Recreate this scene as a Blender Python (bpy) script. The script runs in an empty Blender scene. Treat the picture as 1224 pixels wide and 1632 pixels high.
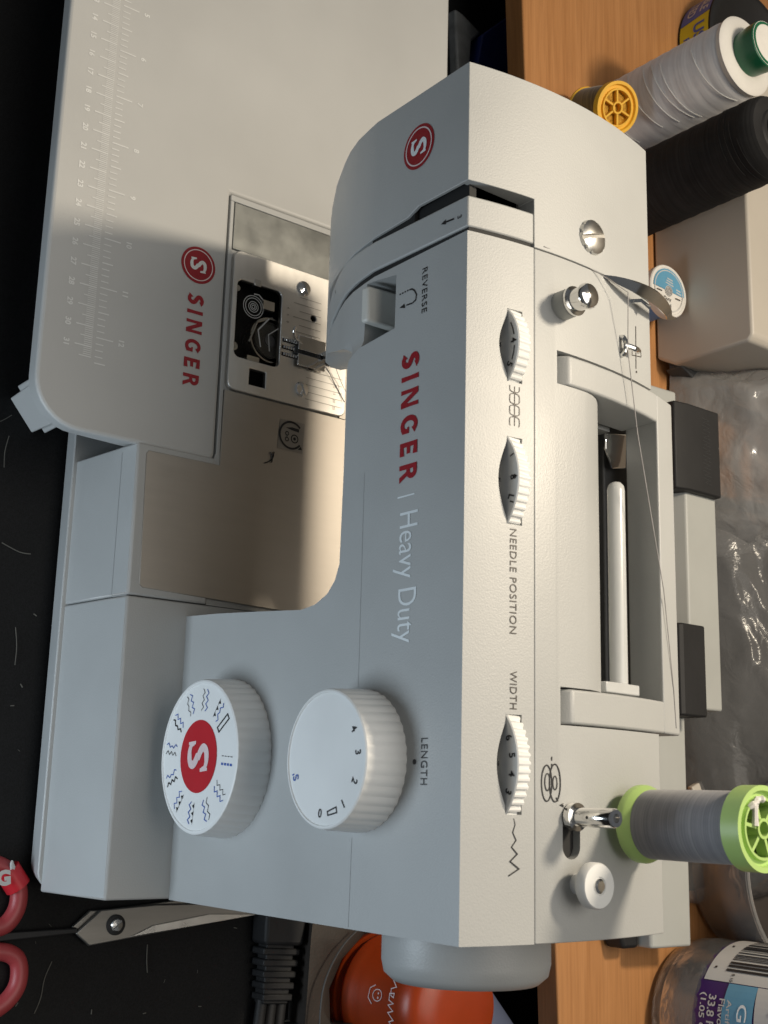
import bpy, bmesh, math, random
from mathutils import Vector, Matrix, noise
V = Vector
R_ = math.radians
random.seed(7)
scene = bpy.context.scene
col = scene.collection

# ------------------------------------------------------------------ camera
cam_d = bpy.data.cameras.new('camera')
cam_d.sensor_fit = 'VERTICAL'; cam_d.sensor_height = 36; cam_d.lens = 1978.3 / 1632 * 36
cam_d.clip_start = 0.01; cam_d.clip_end = 20
cam_d.dof.use_dof = True; cam_d.dof.focus_distance = 0.60; cam_d.dof.aperture_fstop = 36.0
cam = bpy.data.objects.new('camera', cam_d); col.objects.link(cam)
right = V((-0.026369, 0.78641439, 0.61713619)); down = V((0.97389739, 0.15944105, -0.16156245)); fwd = V((-0.22545187, 0.59676709, -0.77009123))
m = Matrix((( right.x, -down.x, -fwd.x, -0.04734716), (right.y, -down.y, -fwd.y, -0.28981636), (right.z, -down.z, -fwd.z, 0.52687012), (0, 0, 0, 1)))
cam.matrix_world = m
scene.camera = cam

# ------------------------------------------------------------------ light
w = bpy.data.worlds.new('World'); scene.world = w; w.use_nodes = True
bg = w.node_tree.nodes['Background']; bg.inputs[0].default_value = (.92, .96, 1.0, 1); bg.inputs[1].default_value = 0.10

def area(name, loc, target, size, power, color, shape='DISK', size_y=None, spread=180):
    l = bpy.data.lights.new(name, 'AREA'); l.shape = shape; l.size = size
    if size_y: l.size_y = size_y
    l.energy = power; l.color = color; l.spread = R_(spread)
    o = bpy.data.objects.new(name, l); col.objects.link(o); o.location = loc
    o.rotation_euler = (V(target) - V(loc)).to_track_quat('-Z', 'Y').to_euler()
    return o
area('desk_lamp_light', (-.40, .31, .78), (.05, .12, .28), .10, 5.2, (1, .86, .67))
area('low_front_fill', (0, -.37, -.04), (-.10, 0, .05), .24, 1.4, (.76, .89, 1.0))  # low cool fill from an unseen source in front
area('overhead_fill', (-.2, .15, 1.9), (-.2, .0, 0), 1.4, 13.5, (1, .94, .85))  # soft overhead fill added to lift the surfaces that face up
vs = scene.view_settings
vs.view_transform = 'Standard'; vs.look = 'None'; vs.exposure = 0; vs.gamma = 1

# ------------------------------------------------------------------ materials
def mat(name, color, rough=.5, metal=0, bump=None, var=None, spec=.5, trans=0, alpha=1, coat=0, sss=0, stretch=None, ior=1.5):
    mt = bpy.data.materials.new(name); mt.use_nodes = True
    nt = mt.node_tree; b = nt.nodes['Principled BSDF']
    b.inputs['Base Color'].default_value = (*color, 1); b.inputs['Roughness'].default_value = rough
    b.inputs['Metallic'].default_value = metal; b.inputs['Specular IOR Level'].default_value = spec
    b.inputs['Transmission Weight'].default_value = trans; b.inputs['Alpha'].default_value = alpha
    b.inputs['Coat Weight'].default_value = coat; b.inputs['IOR'].default_value = ior
    if sss:
        b.inputs['Subsurface Weight'].default_value = sss; b.inputs['Subsurface Radius'].default_value = (.004, .004, .004); b.inputs['Subsurface Scale'].default_value = 1
    tc = nt.nodes.new('ShaderNodeTexCoord'); mp = nt.nodes.new('ShaderNodeMapping'); nt.links.new(tc.outputs['Object'], mp.inputs[0])
    if stretch: mp.inputs['Scale'].default_value = stretch
    if bump:
        n = nt.nodes.new('ShaderNodeTexNoise'); n.inputs['Scale'].default_value = bump[0]; n.inputs['Detail'].default_value = 3
        nt.links.new(mp.outputs[0], n.inputs['Vector'])
        bp = nt.nodes.new('ShaderNodeBump'); bp.inputs['Strength'].default_value = bump[1]; bp.inputs['Distance'].default_value = bump[2]
        nt.links.new(n.outputs[0], bp.inputs['Height']); nt.links.new(bp.outputs[0], b.inputs['Normal'])
    if var:   # (scale, amount) : gentle colour variation ; optional 3rd: roughness variation
        n2 = nt.nodes.new('ShaderNodeTexNoise'); n2.inputs['Scale'].default_value = var[0]; n2.inputs['Detail'].default_value = 6
        nt.links.new(mp.outputs[0], n2.inputs['Vector'])
        cr = nt.nodes.new('ShaderNodeValToRGB')
        a = var[1]
        cr.color_ramp.elements[0].position = .3; cr.color_ramp.elements[1].position = .7
        cr.color_ramp.elements[0].color = (*[max(0, c * (1 - a)) for c in color], 1)
        cr.color_ramp.elements[1].color = (*[min(1, c * (1 + a)) for c in color], 1)
        nt.links.new(n2.outputs[0], cr.inputs[0]); nt.links.new(cr.outputs[0], b.inputs['Base Color'])
        if len(var) > 2:
            mr = nt.nodes.new('ShaderNodeMapRange'); mr.inputs[1].default_value = .3; mr.inputs[2].default_value = .7
            mr.inputs[3].default_value = max(.02, rough - var[2]); mr.inputs[4].default_value = rough + var[2]
            nt.links.new(n2.outputs[0], mr.inputs[0]); nt.links.new(mr.outputs[0], b.inputs['Roughness'])
    return mt

M = {}
M['plastic'] = mat('grey_plastic', (.43, .44, .435), .48, spec=.85, bump=(1300, .42, .0002), var=(14, .05, .06))
M['plastic_table'] = mat('grey_table_plastic', (.49, .495, .485), .45, bump=(1300, .18, .0002), var=(11, .05, .06))
M['knob'] = mat('white_knob_plastic', (.85, .86, .85), .38, var=(30, .03, .05))
M['cream'] = mat('cream_plastic', (.66, .66, .62), .4, var=(30, .03))
M['dark'] = mat('dark_interior', (.012, .012, .012), .7, var=(40, .3))  # near-black; in the gap filling it stands for shade
M['steel'] = mat('brushed_steel', (.47, .435, .39), .44, metal=1, bump=(1100, .14, .0002), var=(120, .02, .015), stretch=(2.5, .25, 1))
M['plate'] = mat('needle_plate_steel', (.80, .78, .74), .40, metal=1, bump=(900, .10, .0002), var=(80, .03, .02), stretch=(.3, 2, 1))
M['chrome'] = mat('chrome', (.80, .79, .77), .10, metal=1, var=(90, .06, .05))
M['satin'] = mat('satin_steel', (.66, .65, .62), .30, metal=1, var=(60, .08, .06))
M['slide'] = mat('worn_slide_plate', (.30, .31, .30), .33, metal=.85, bump=(300, .08, .0002), var=(70, .05, .04))
M['red'] = mat('red_print', (.30, .008, .016), .45, var=(60, .06))
M['red_bright'] = mat('red_dial_print', (.50, .015, .025), .4, var=(60, .06))
M['white_print'] = mat('white_print', (.72, .73, .72), .5, var=(60, .05))
M['pale_print'] = mat('pale_print', (.80, .85, .87), .5, var=(60, .05))
M['pink_print'] = mat('pale_pink_print', (.75, .62, .62), .5, var=(60, .05))
M['black_print'] = mat('black_print', (.012, .012, .014), .5, var=(60, .2))
M['brown_print'] = mat('brown_print', (.05, .04, .034), .5, var=(60, .2))
M['blue_print'] = mat('blue_print', (.06, .13, .45), .5, var=(60, .1))
M['faint_print'] = mat('faint_etch', (.42, .40, .37), .5, metal=.8, var=(60, .1))
M['clear_pin'] = mat('translucent_white_plastic', (.80, .82, .82), .25, trans=.35, sss=0, var=(40, .03))
M['smoke'] = mat('clear_cover_plastic', (.75, .74, .70), .06, trans=.95, var=(60, .05))
M['rubber'] = mat('black_rubber', (.009, .009, .010), .62, bump=(300, .2, .0004), var=(30, .25))
M['thread_black'] = mat('black_thread', (.010, .010, .011), .8, bump=(600, .6, .0006), var=(50, .3), stretch=(1, 1, 4))
M['lime'] = mat('lime_green_plastic', (.43, .62, .20), .4, var=(40, .06))
M['green'] = mat('green_plastic', (.008, .12, .055), .3, var=(40, .1))
M['yellow'] = mat('yellow_plastic', (.78, .43, .03), .4, var=(40, .06))
M['paper'] = mat('white_paper', (.72, .70, .66), .7, var=(60, .06))
M['orange'] = mat('orange_clear_plastic', (.60, .08, .012), .34, spec=.3, trans=.6, var=(25, .12))
M['pinkred'] = mat('pink_red_handle_plastic', (.34, .045, .05), .45, var=(40, .08))
M['blade'] = mat('scissor_steel', (.27, .26, .24), .40, metal=.9, bump=(500, .05, .0002), var=(60, .10, .05), stretch=(3, .3, 1))
M['leather'] = mat('dark_brown_cloth', (.028, .022, .018), .65, bump=(700, .4, .0004), var=(40, .3))
M['grey_case'] = mat('light_grey_metal', (.42, .43, .41), .45, bump=(700, .1, .0002), var=(18, .06, .05))
M['beige'] = mat('beige_plastic', (.50, .46, .40), .42, bump=(900, .12, .0002), var=(12, .05, .05))
M['blue'] = mat('dark_blue_card', (.012, .022, .12), .5, var=(30, .15))
M['bluegrey'] = mat('blue_grey_plastic', (.10, .12, .19), .45, var=(30, .08))
M['purple'] = mat('purple_label', (.045, .012, .12), .35, var=(40, .1))
M['sky_label'] = mat('light_blue_label', (.12, .33, .50), .35, var=(40, .1))
M['label_white'] = mat('white_label', (.55, .55, .54), .4, var=(40, .05))
M['label_blue'] = mat('blue_tape_label', (.05, .10, .38), .4, var=(40, .08))
M['label_yellow'] = mat('yellow_tape_label', (.60, .50, .02), .4, var=(40, .08))
M['lint'] = mat('lint_fibre', (.12, .115, .10), .9, var=(80, .2))
M['purple_pl'] = mat('plum_plastic', (.16, .03, .13), .4, var=(40, .1))
M['darkgrey'] = mat('dark_grey_plastic', (.05, .052, .055), .5, bump=(500, .2, .0003), var=(30, .15))

def special(name):
    mt = bpy.data.materials.new(name); mt.use_nodes = True
    return mt, mt.node_tree, mt.node_tree.nodes['Principled BSDF']

def wood():
    mt, nt, b = special('orange_wood')
    tc = nt.nodes.new('ShaderNodeTexCoord'); mp = nt.nodes.new('ShaderNodeMapping'); mp.inputs['Scale'].default_value = (2.2, 60, 60)
    nt.links.new(tc.outputs['Object'], mp.inputs[0])
    n = nt.nodes.new('ShaderNodeTexNoise'); n.inputs['Scale'].default_value = 3; n.inputs['Detail'].default_value = 7; n.inputs['Distortion'].default_value = .6
    nt.links.new(mp.outputs[0], n.inputs['Vector'])
    cr = nt.nodes.new('ShaderNodeValToRGB'); e = cr.color_ramp.elements
    e[0].position = .25; e[0].color = (.42, .19, .066, 1); e[1].position = .75; e[1].color = (.53, .255, .098, 1)
    nt.links.new(n.outputs[0], cr.inputs[0])
    mp2 = nt.nodes.new('ShaderNodeMapping'); mp2.inputs['Scale'].default_value = (25, 700, 700); nt.links.new(tc.outputs['Object'], mp2.inputs[0])
    n2 = nt.nodes.new('ShaderNodeTexNoise'); n2.inputs['Scale'].default_value = 1; n2.inputs['Detail'].default_value = 2; nt.links.new(mp2.outputs[0], n2.inputs['Vector'])
    mx = nt.nodes.new('ShaderNodeMix'); mx.data_type = 'RGBA'; mx.blend_type = 'MULTIPLY'; mx.inputs[0].default_value = .22
    cr2 = nt.nodes.new('ShaderNodeValToRGB'); cr2.color_ramp.elements[0].position = .35; cr2.color_ramp.elements[0].color = (.45, .4, .35, 1); cr2.color_ramp.elements[1].position = .6
    nt.links.new(n2.outputs[0], cr2.inputs[0]); nt.links.new(cr.outputs[0], mx.inputs[6]); nt.links.new(cr2.outputs[0], mx.inputs[7])
    nt.links.new(mx.outputs[2], b.inputs['Base Color']); b.inputs['Roughness'].default_value = .42
    bp = nt.nodes.new('ShaderNodeBump'); bp.inputs['Strength'].default_value = .15; bp.inputs['Distance'].default_value = .0003
    nt.links.new(n2.outputs[0], bp.inputs['Height']); nt.links.new(bp.outputs[0], b.inputs['Normal'])
    return mt
M['wood'] = wood()
M['wall_paint'] = mat('wall_paint', (.55, .47, .36), .8, bump=(60, .1, .001), var=(3, .05))

def desk_mat():
    mt, nt, b = special('black_desk')
    tc = nt.nodes.new('ShaderNodeTexCoord')
    n = nt.nodes.new('ShaderNodeTexNoise'); n.inputs['Scale'].default_value = 1500; n.inputs['Detail'].default_value = 3; nt.links.new(tc.outputs['Object'], n.inputs['Vector'])
    n2 = nt.nodes.new('ShaderNodeTexNoise'); n2.inputs['Scale'].default_value = 14; n2.inputs['Detail'].default_value = 5; nt.links.new(tc.outputs['Object'], n2.inputs['Vector'])
    cr = nt.nodes.new('ShaderNodeValToRGB'); cr.color_ramp.elements[0].position = .3; cr.color_ramp.elements[0].color = (.003, .003, .0033, 1); cr.color_ramp.elements[1].position = .8; cr.color_ramp.elements[1].color = (.011, .011, .0115, 1)
    ad = nt.nodes.new('ShaderNodeMath'); ad.operation = 'ADD'; nt.links.new(n.outputs[0], ad.inputs[0])
    ml = nt.nodes.new('ShaderNodeMath'); ml.operation = 'MULTIPLY_ADD'; ml.inputs[1].default_value = .5; ml.inputs[2].default_value = -.25; nt.links.new(n2.outputs[0], ml.inputs[0]); nt.links.new(ml.outputs[0], ad.inputs[1])
    nt.links.new(ad.outputs[0], cr.inputs[0]); nt.links.new(cr.outputs[0], b.inputs['Base Color'])
    b.inputs['Roughness'].default_value = .7; b.inputs['Specular IOR Level'].default_value = .25
    bp = nt.nodes.new('ShaderNodeBump'); bp.inputs['Strength'].default_value = .3; bp.inputs['Distance'].default_value = .0003
    nt.links.new(n.outputs[0], bp.inputs['Height']); nt.links.new(bp.outputs[0], b.inputs['Normal'])
    return mt
M['desk'] = desk_mat()

def wound(name, c1, c2, bands, rough=.75, strength=.5, dist=.0004):
    """thread wound round an upright spool: fine bands across the axis (object Z)"""
    mt, nt, b = special(name)
    tc = nt.nodes.new('ShaderNodeTexCoord'); mp = nt.nodes.new('ShaderNodeMapping'); mp.inputs['Scale'].default_value = (18, 18, bands)
    nt.links.new(tc.outputs['Object'], mp.inputs[0])
    n = nt.nodes.new('ShaderNodeTexNoise'); n.inputs['Scale'].default_value = 1; n.inputs['Detail'].default_value = 4; n.inputs['Distortion'].default_value = .4
    nt.links.new(mp.outputs[0], n.inputs['Vector'])
    n2 = nt.nodes.new('ShaderNodeTexNoise'); n2.inputs['Scale'].default_value = 40; n2.inputs['Detail'].default_value = 4; nt.links.new(tc.outputs['Object'], n2.inputs['Vector'])
    mx0 = nt.nodes.new('ShaderNodeMath'); mx0.operation = 'MULTIPLY_ADD'; mx0.inputs[1].default_value = .5; nt.links.new(n2.outputs[0], mx0.inputs[0])
    ml = nt.nodes.new('ShaderNodeMath'); ml.operation = 'MULTIPLY'; ml.inputs[1].default_value = .6; nt.links.new(n.outputs[0], ml.inputs[0]); nt.links.new(ml.outputs[0], mx0.inputs[2])
    cr = nt.nodes.new('ShaderNodeValToRGB'); cr.color_ramp.elements[0].position = .4; cr.color_ramp.elements[0].color = (*c1, 1); cr.color_ramp.elements[1].position = .68; cr.color_ramp.elements[1].color = (*c2, 1)
    nt.links.new(mx0.outputs[0], cr.inputs[0]); nt.links.new(cr.outputs[0], b.inputs['Base Color'])
    b.inputs['Roughness'].default_value = rough; b.inputs['Sheen Weight'].default_value = .3 if sum(c2) > .2 else 0; b.inputs['Specular IOR Level'].default_value = .3
    bp = nt.nodes.new('ShaderNodeBump'); bp.inputs['Strength'].default_value = strength; bp.inputs['Distance'].default_value = dist
    nt.links.new(n.outputs[0], bp.inputs['Height']); nt.links.new(bp.outputs[0], b.inputs['Normal'])
    return mt
M['thread_grey'] = wound('grey_thread', (.17, .17, .19), (.31, .305, .32), 3200, strength=.4, dist=.0002)
M['thread_white'] = wound('white_thread', (.62, .62, .64), (.80, .80, .82), 500, strength=.3)
M['thread_blackw'] = wound('black_wound_thread', (.006, .006, .007), (.022, .022, .023), 900, rough=.85)
M['thread_olive'] = wound('olive_gold_thread', (.10, .065, .015), (.24, .16, .05), 1200)
M['thread_navy'] = wound('black_cotton', (.005, .005, .008), (.016, .016, .020), 1200)

def film(name, tint, amount, bump=.5, fres=.35, gcol=.95):
    mt = bpy.data.materials.new(name); mt.use_nodes = True; nt = mt.node_tree
    nt.nodes.remove(nt.nodes['Principled BSDF']); out = nt.nodes['Material Output']
    tr = nt.nodes.new('ShaderNodeBsdfTransparent'); tr.inputs[0].default_value = (*tint, 1)
    gl = nt.nodes.new('ShaderNodeBsdfGlossy'); gl.inputs['Roughness'].default_value = .16; gl.inputs[0].default_value = (gcol, gcol, gcol, 1)
    df = nt.nodes.new('ShaderNodeBsdfDiffuse'); df.inputs[0].default_value = (.55, .55, .55, 1)
    lw = nt.nodes.new('ShaderNodeLayerWeight'); lw.inputs[0].default_value = fres
    m1 = nt.nodes.new('ShaderNodeMixShader'); m1.inputs[0].default_value = amount
    m2 = nt.nodes.new('ShaderNodeMixShader')
    tc = nt.nodes.new('ShaderNodeTexCoord'); n = nt.nodes.new('ShaderNodeTexNoise'); n.inputs['Scale'].default_value = 55; n.inputs['Detail'].default_value = 4; n.inputs['Distortion'].default_value = 1.5
    nt.links.new(tc.outputs['Object'], n.inputs['Vector'])
    bp = nt.nodes.new('ShaderNodeBump'); bp.inputs['Strength'].default_value = bump; bp.inputs['Distance'].default_value = .004
    nt.links.new(n.outputs[0], bp.inputs['Height'])
    for s in (gl, df): nt.links.new(bp.outputs[0], s.inputs['Normal'])
    nt.links.new(bp.outputs[0], lw.inputs['Normal'])
    nt.links.new(tr.outputs[0], m1.inputs[1]); nt.links.new(df.outputs[0], m1.inputs[2])
    nt.links.new(lw.outputs['Fresnel'], m2.inputs[0]); nt.links.new(m1.outputs[0], m2.inputs[1]); nt.links.new(gl.outputs[0], m2.inputs[2])
    nt.links.new(m2.outputs[0], out.inputs['Surface'])
    return mt
M['cover_film'] = film('cover_film', (.93, .92, .90), .0, 0, .05, .22)
M['film'] = film('clear_film', (.86, .86, .87), .17, .3, .2, .8)
M['film_milky'] = film('milky_film', (.82, .81, .80), .40, .35, .4)
M['clear_tub'] = film('clear_tub_plastic', (.90, .89, .89), .28, .2)
M['clear_bottle'] = film('clear_bottle_plastic', (.92, .91, .91), .15, .2, .3)

# ------------------------------------------------------------------ object helpers
def link(name, me, material, parent=None, smooth=30, bevel=0, seg=2, bev_angle=35):
    o = bpy.data.objects.new(name, me); col.objects.link(o)
    if material is not None and not me.materials: me.materials.append(M[material] if isinstance(material, str) else material)
    if smooth is not None:
        me.polygons.foreach_set('use_smooth', [True] * len(me.polygons)); me.set_sharp_from_angle(angle=R_(smooth))
    if bevel:
        b = o.modifiers.new('bevel', 'BEVEL'); b.width = bevel; b.segments = seg; b.limit_method = 'ANGLE'; b.angle_limit = R_(bev_angle); b.use_clamp_overlap = True
        b.harden_normals = False
    if parent is not None: attach(o, parent)
    return o
def attach(o, parent):
    o.parent = parent
    off = V((0, 0, 0)); p = parent
    while p is not None: off += p.location; p = p.parent
    o.location = o.location - off
def thing(name, label, cat, loc, group=None):
    o = bpy.data.objects.new(name, None); col.objects.link(o); o.location = loc; o.empty_display_size = .02
    o['label'] = label; o['category'] = cat
    if group: o['group'] = group
    return o
def tag(o, label, cat, group=None):
    o['label'] = label; o['category'] = cat
    if group: o['group'] = group
    return o
def structure(o): o['kind'] = 'structure'; return o
def stuff(o): o['kind'] = 'stuff'; return o

def mesh(name, vs_, fs):
    me = bpy.data.meshes.new(name); me.from_pydata([tuple(v) for v in vs_], [], fs); me.validate()
    bm = bmesh.new(); bm.from_mesh(me); bmesh.ops.recalc_face_normals(bm, faces=bm.faces); bm.to_mesh(me); bm.free()
    return me
class MB:
    def __init__(s): s.v = []; s.f = []; s.fm = []; s.mi = 0
    def add(s, vs_, fs):
        o = len(s.v); s.v += [V(v) for v in vs_]; s.f += [[i + o for i in f] for f in fs]; s.fm += [s.mi] * len(fs); return s
    def prism(s, outline, a, b):
        """outline: list of 3D points on one side; a,b offset vectors"""
        n = len(outline); a = V(a); b = V(b)
        vs_ = [V(p) + a for p in outline] + [V(p) + b for p in outline]
        fs = [list(range(n))[::-1], list(range(n, 2 * n))] + [[i, (i + 1) % n, (i + 1) % n + n, i + n] for i in range(n)]
        return s.add(vs_, fs)
    def box(s, lo, hi):
        (x0, y0, z0), (x1, y1, z1) = lo, hi
        return s.prism([(x0, y0, z0), (x1, y0, z0), (x1, y1, z0), (x0, y1, z0)], (0, 0, 0), (0, 0, z1 - z0))
    def loft(s, loops, cap=True, closed=True):
        n = len(loops[0]); vs_ = [p for l in loops for p in l]; fs = []
        for k in range(len(loops) - 1):
            for i in range(n if closed else n - 1):
                j = (i + 1) % n; fs.append([k * n + i, k * n + j, (k + 1) * n + j, (k + 1) * n + i])
        if cap: fs += [list(range(n))[::-1], [(len(loops) - 1) * n + i for i in range(n)]]
        return s.add(vs_, fs)
    def lathe(s, prof, c, axis=(0, 0, 1), seg=32, rmod=None):
        """prof: (r, h) along axis from c"""
        ax = V(axis).normalized(); u = ax.orthogonal().normalized()
        if abs(ax.z) > .9: u = V((1, 0, 0)); 
        elif abs(ax.y) > .9: u = V((1, 0, 0))
        elif abs(ax.x) > .9: u = V((0, 1, 0))
        u = (u - ax * u.dot(ax)).normalized(); w_ = ax.cross(u); c = V(c); loops = []
        for r, h in prof:
            loops.append([c + ax * h + (u * math.cos(2 * math.pi * i / seg) + w_ * math.sin(2 * math.pi * i / seg)) * (r * (rmod(i) if rmod else 1)) for i in range(seg)])
        return s.loft(loops)
    def tube(s, pts, r, seg=8, cap=True):
        pts = [V(p) for p in pts]; loops = []; prev = None
        for i, p in enumerate(pts):
            t = (pts[min(i + 1, len(pts) - 1)] - pts[max(i - 1, 0)]).normalized()
            if prev is None: u = t.orthogonal().normalized()
            else: u = (prev - t * prev.dot(t)).normalized()
            prev = u; w_ = t.cross(u); rr = r[i] if isinstance(r, (list, tuple)) else r
            loops.append([p + (u * math.cos(2 * math.pi * k / seg) + w_ * math.sin(2 * math.pi * k / seg)) * rr for k in range(seg)])
        return s.loft(loops, cap)
    def build(s, name, material, parent=None, mats=None, **kw):
        me = mesh(name, s.v, s.f)
        o = link(name, me, None if mats else material, parent, **kw)
        return o
def smooth_path(pts, n=8):
    pts = [V(p) for p in pts]; out = []
    for i in range(len(pts) - 1):
        p0 = pts[max(i - 1, 0)]; p1 = pts[i]; p2 = pts[i + 1]; p3 = pts[min(i + 2, len(pts) - 1)]
        for k in range(n):
            t = k / n
            out.append(.5 * ((2 * p1) + (p2 - p0) * t + (2 * p0 - 5 * p1 + 4 * p2 - p3) * t * t + (3 * p1 - p0 - 3 * p2 + p3) * t ** 3))
    out.append(pts[-1]); return out

def cut(o, cutters):
    """boolean-subtract MB cutters from o (o is unparented, modifiers are applied)"""
    tmp = []
    for c in cutters:
        me = mesh('cutter', c.v, c.f); co = bpy.data.objects.new('cutter', me); col.objects.link(co); tmp.append(co)
        b = o.modifiers.new('b', 'BOOLEAN'); b.operation = 'DIFFERENCE'; b.solver = 'EXACT'; b.object = co
    dg = bpy.context.evaluated_depsgraph_get(); dg.update()
    me2 = bpy.data.meshes.new_from_object(o.evaluated_get(dg)); old = o.data
    o.modifiers.clear(); o.data = me2; me2.name = old.name
    for co in tmp: bpy.data.objects.remove(co)
    bmx = bmesh.new(); bmx.from_mesh(me2)
    bmesh.ops.dissolve_degenerate(bmx, dist=1e-6, edges=bmx.edges); bmx.to_mesh(me2); bmx.free()
    me2.polygons.foreach_set('use_smooth', [True] * len(me2.polygons)); me2.set_sharp_from_angle(angle=R_(28))
    return o

# ------------------------------------------------------------------ flat print
FONT = {}
def text_shape(body, bold=0.0, spacing=1.0):
    """triangulated outline of a text, normalised: x 0..w, y 0..1 (cap height 1)"""
    key = (body, bold, spacing)
    if key in FONT: return FONT[key]
    cu = bpy.data.curves.new('t', 'FONT'); cu.body = body; cu.size = 1; cu.offset = bold; cu.space_character = spacing; cu.fill_mode = 'FRONT'; cu.resolution_u = 4
    o = bpy.data.objects.new('t', cu); col.objects.link(o)
    dg = bpy.context.evaluated_depsgraph_get(); me = bpy.data.meshes.new_from_object(o.evaluated_get(dg))
    vs_ = [v.co.copy() for v in me.vertices]; fs = [list(p.vertices) for p in me.polygons]
    bpy.data.objects.remove(o); bpy.data.meshes.remove(me)
    FONT[key] = (vs_, fs); return FONT[key]
class Print:
    """collects flat print on a surface: map(a, b) -> world point"""
    def __init__(s, map_): s.map = map_; s.v = []; s.f = []; s.k = 0
    def poly(s, pts, z=0):
        s.k += 1; z = z + (s.k % 24) * 4e-6
        o = len(s.v); s.v += [s.map(p[0], p[1], z) for p in pts]; s.f.append(list(range(o, o + len(pts))))
    def ribbon(s, pts, w, closed=False, z=0):
        pts = [V((p[0], p[1])) for p in pts]; n = len(pts); L = []; Rr = []
        for i, p in enumerate(pts):
            ww = (w[i] if isinstance(w, (list, tuple)) else w) / 2
            if closed: a, b = pts[i - 1], pts[(i + 1) % n]
            else: a, b = pts[max(i - 1, 0)], pts[min(i + 1, n - 1)]
            d1 = (p - a); d2 = (b - p)
            if d1.length < 1e-9: d1 = d2
            if d2.length < 1e-9: d2 = d1
            d1.normalize(); d2.normalize(); n1 = V((-d1.y, d1.x)); n2 = V((-d2.y, d2.x)); mm = n1 + n2
            if mm.length < 1e-6: mm = n1
            mm.normalize(); k = ww / max(.45, mm.dot(n1)); L.append(p + mm * k); Rr.append(p - mm * k)
        for i in range(n if closed else n - 1):
            j = (i + 1) % n; s.poly([L[i], L[j], Rr[j], Rr[i]], z)
    def disc(s, c, r, seg=28, ry=None, z=0):
        s.poly([(c[0] + r * math.cos(2 * math.pi * i / seg), c[1] + (ry or r) * math.sin(2 * math.pi * i / seg)) for i in range(seg)], z)
    def ring(s, c, r, w, seg=36, ry=None, z=0):
        s.ribbon([(c[0] + r * math.cos(2 * math.pi * i / seg), c[1] + (ry or r) * math.sin(2 * math.pi * i / seg)) for i in range(seg)], w, True, z)
    def text(s, body, a0, b0, width, height, bold=0.0, ang=0, spacing=1.0, center=False, z=0):
        """fit the text's ink into width x height with lower left corner (a0,b0)"""
        vs_, fs = text_shape(body, bold, spacing)
        x0 = min(v.x for v in vs_); x1 = max(v.x for v in vs_); y0 = min(v.y for v in vs_); y1 = max(v.y for v in vs_)
        sy = height / max(1e-6, y1 - y0); sx = (width / max(1e-6, x1 - x0)) if width else sy
        o = len(s.v); ca, sa = math.cos(ang), math.sin(ang)
        cx = (x1 - x0) * sx / 2 if center else 0; cy = height / 2 if center else 0
        for v in vs_:
            a = (v.x - x0) * sx - cx; b = (v.y - y0) * sy - cy
            s.v.append(s.map(a0 + a * ca - b * sa, b0 + a * sa + b * ca, z))
        s.f += [[i + o for i in f] for f in fs]
    def build(s, name, material, parent=None):
        me = bpy.data.meshes.new(name); me.from_pydata([tuple(v) for v in s.v], [], s.f); me.validate()
        return link(name, me, material, parent, smooth=None)
EPS = .00018
def crown(y): return .0065 * (1 - ((y - .052) / .052) ** 2)
def front(y=0): return lambda a, b, z=0: V((a, y - EPS - z, b))
def top(a, b, z=0): return V((a, b, .2 + crown(b) + EPS + z))
def flat(h): return lambda a, b, z=0: V((a, b, h + EPS + z))

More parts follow.
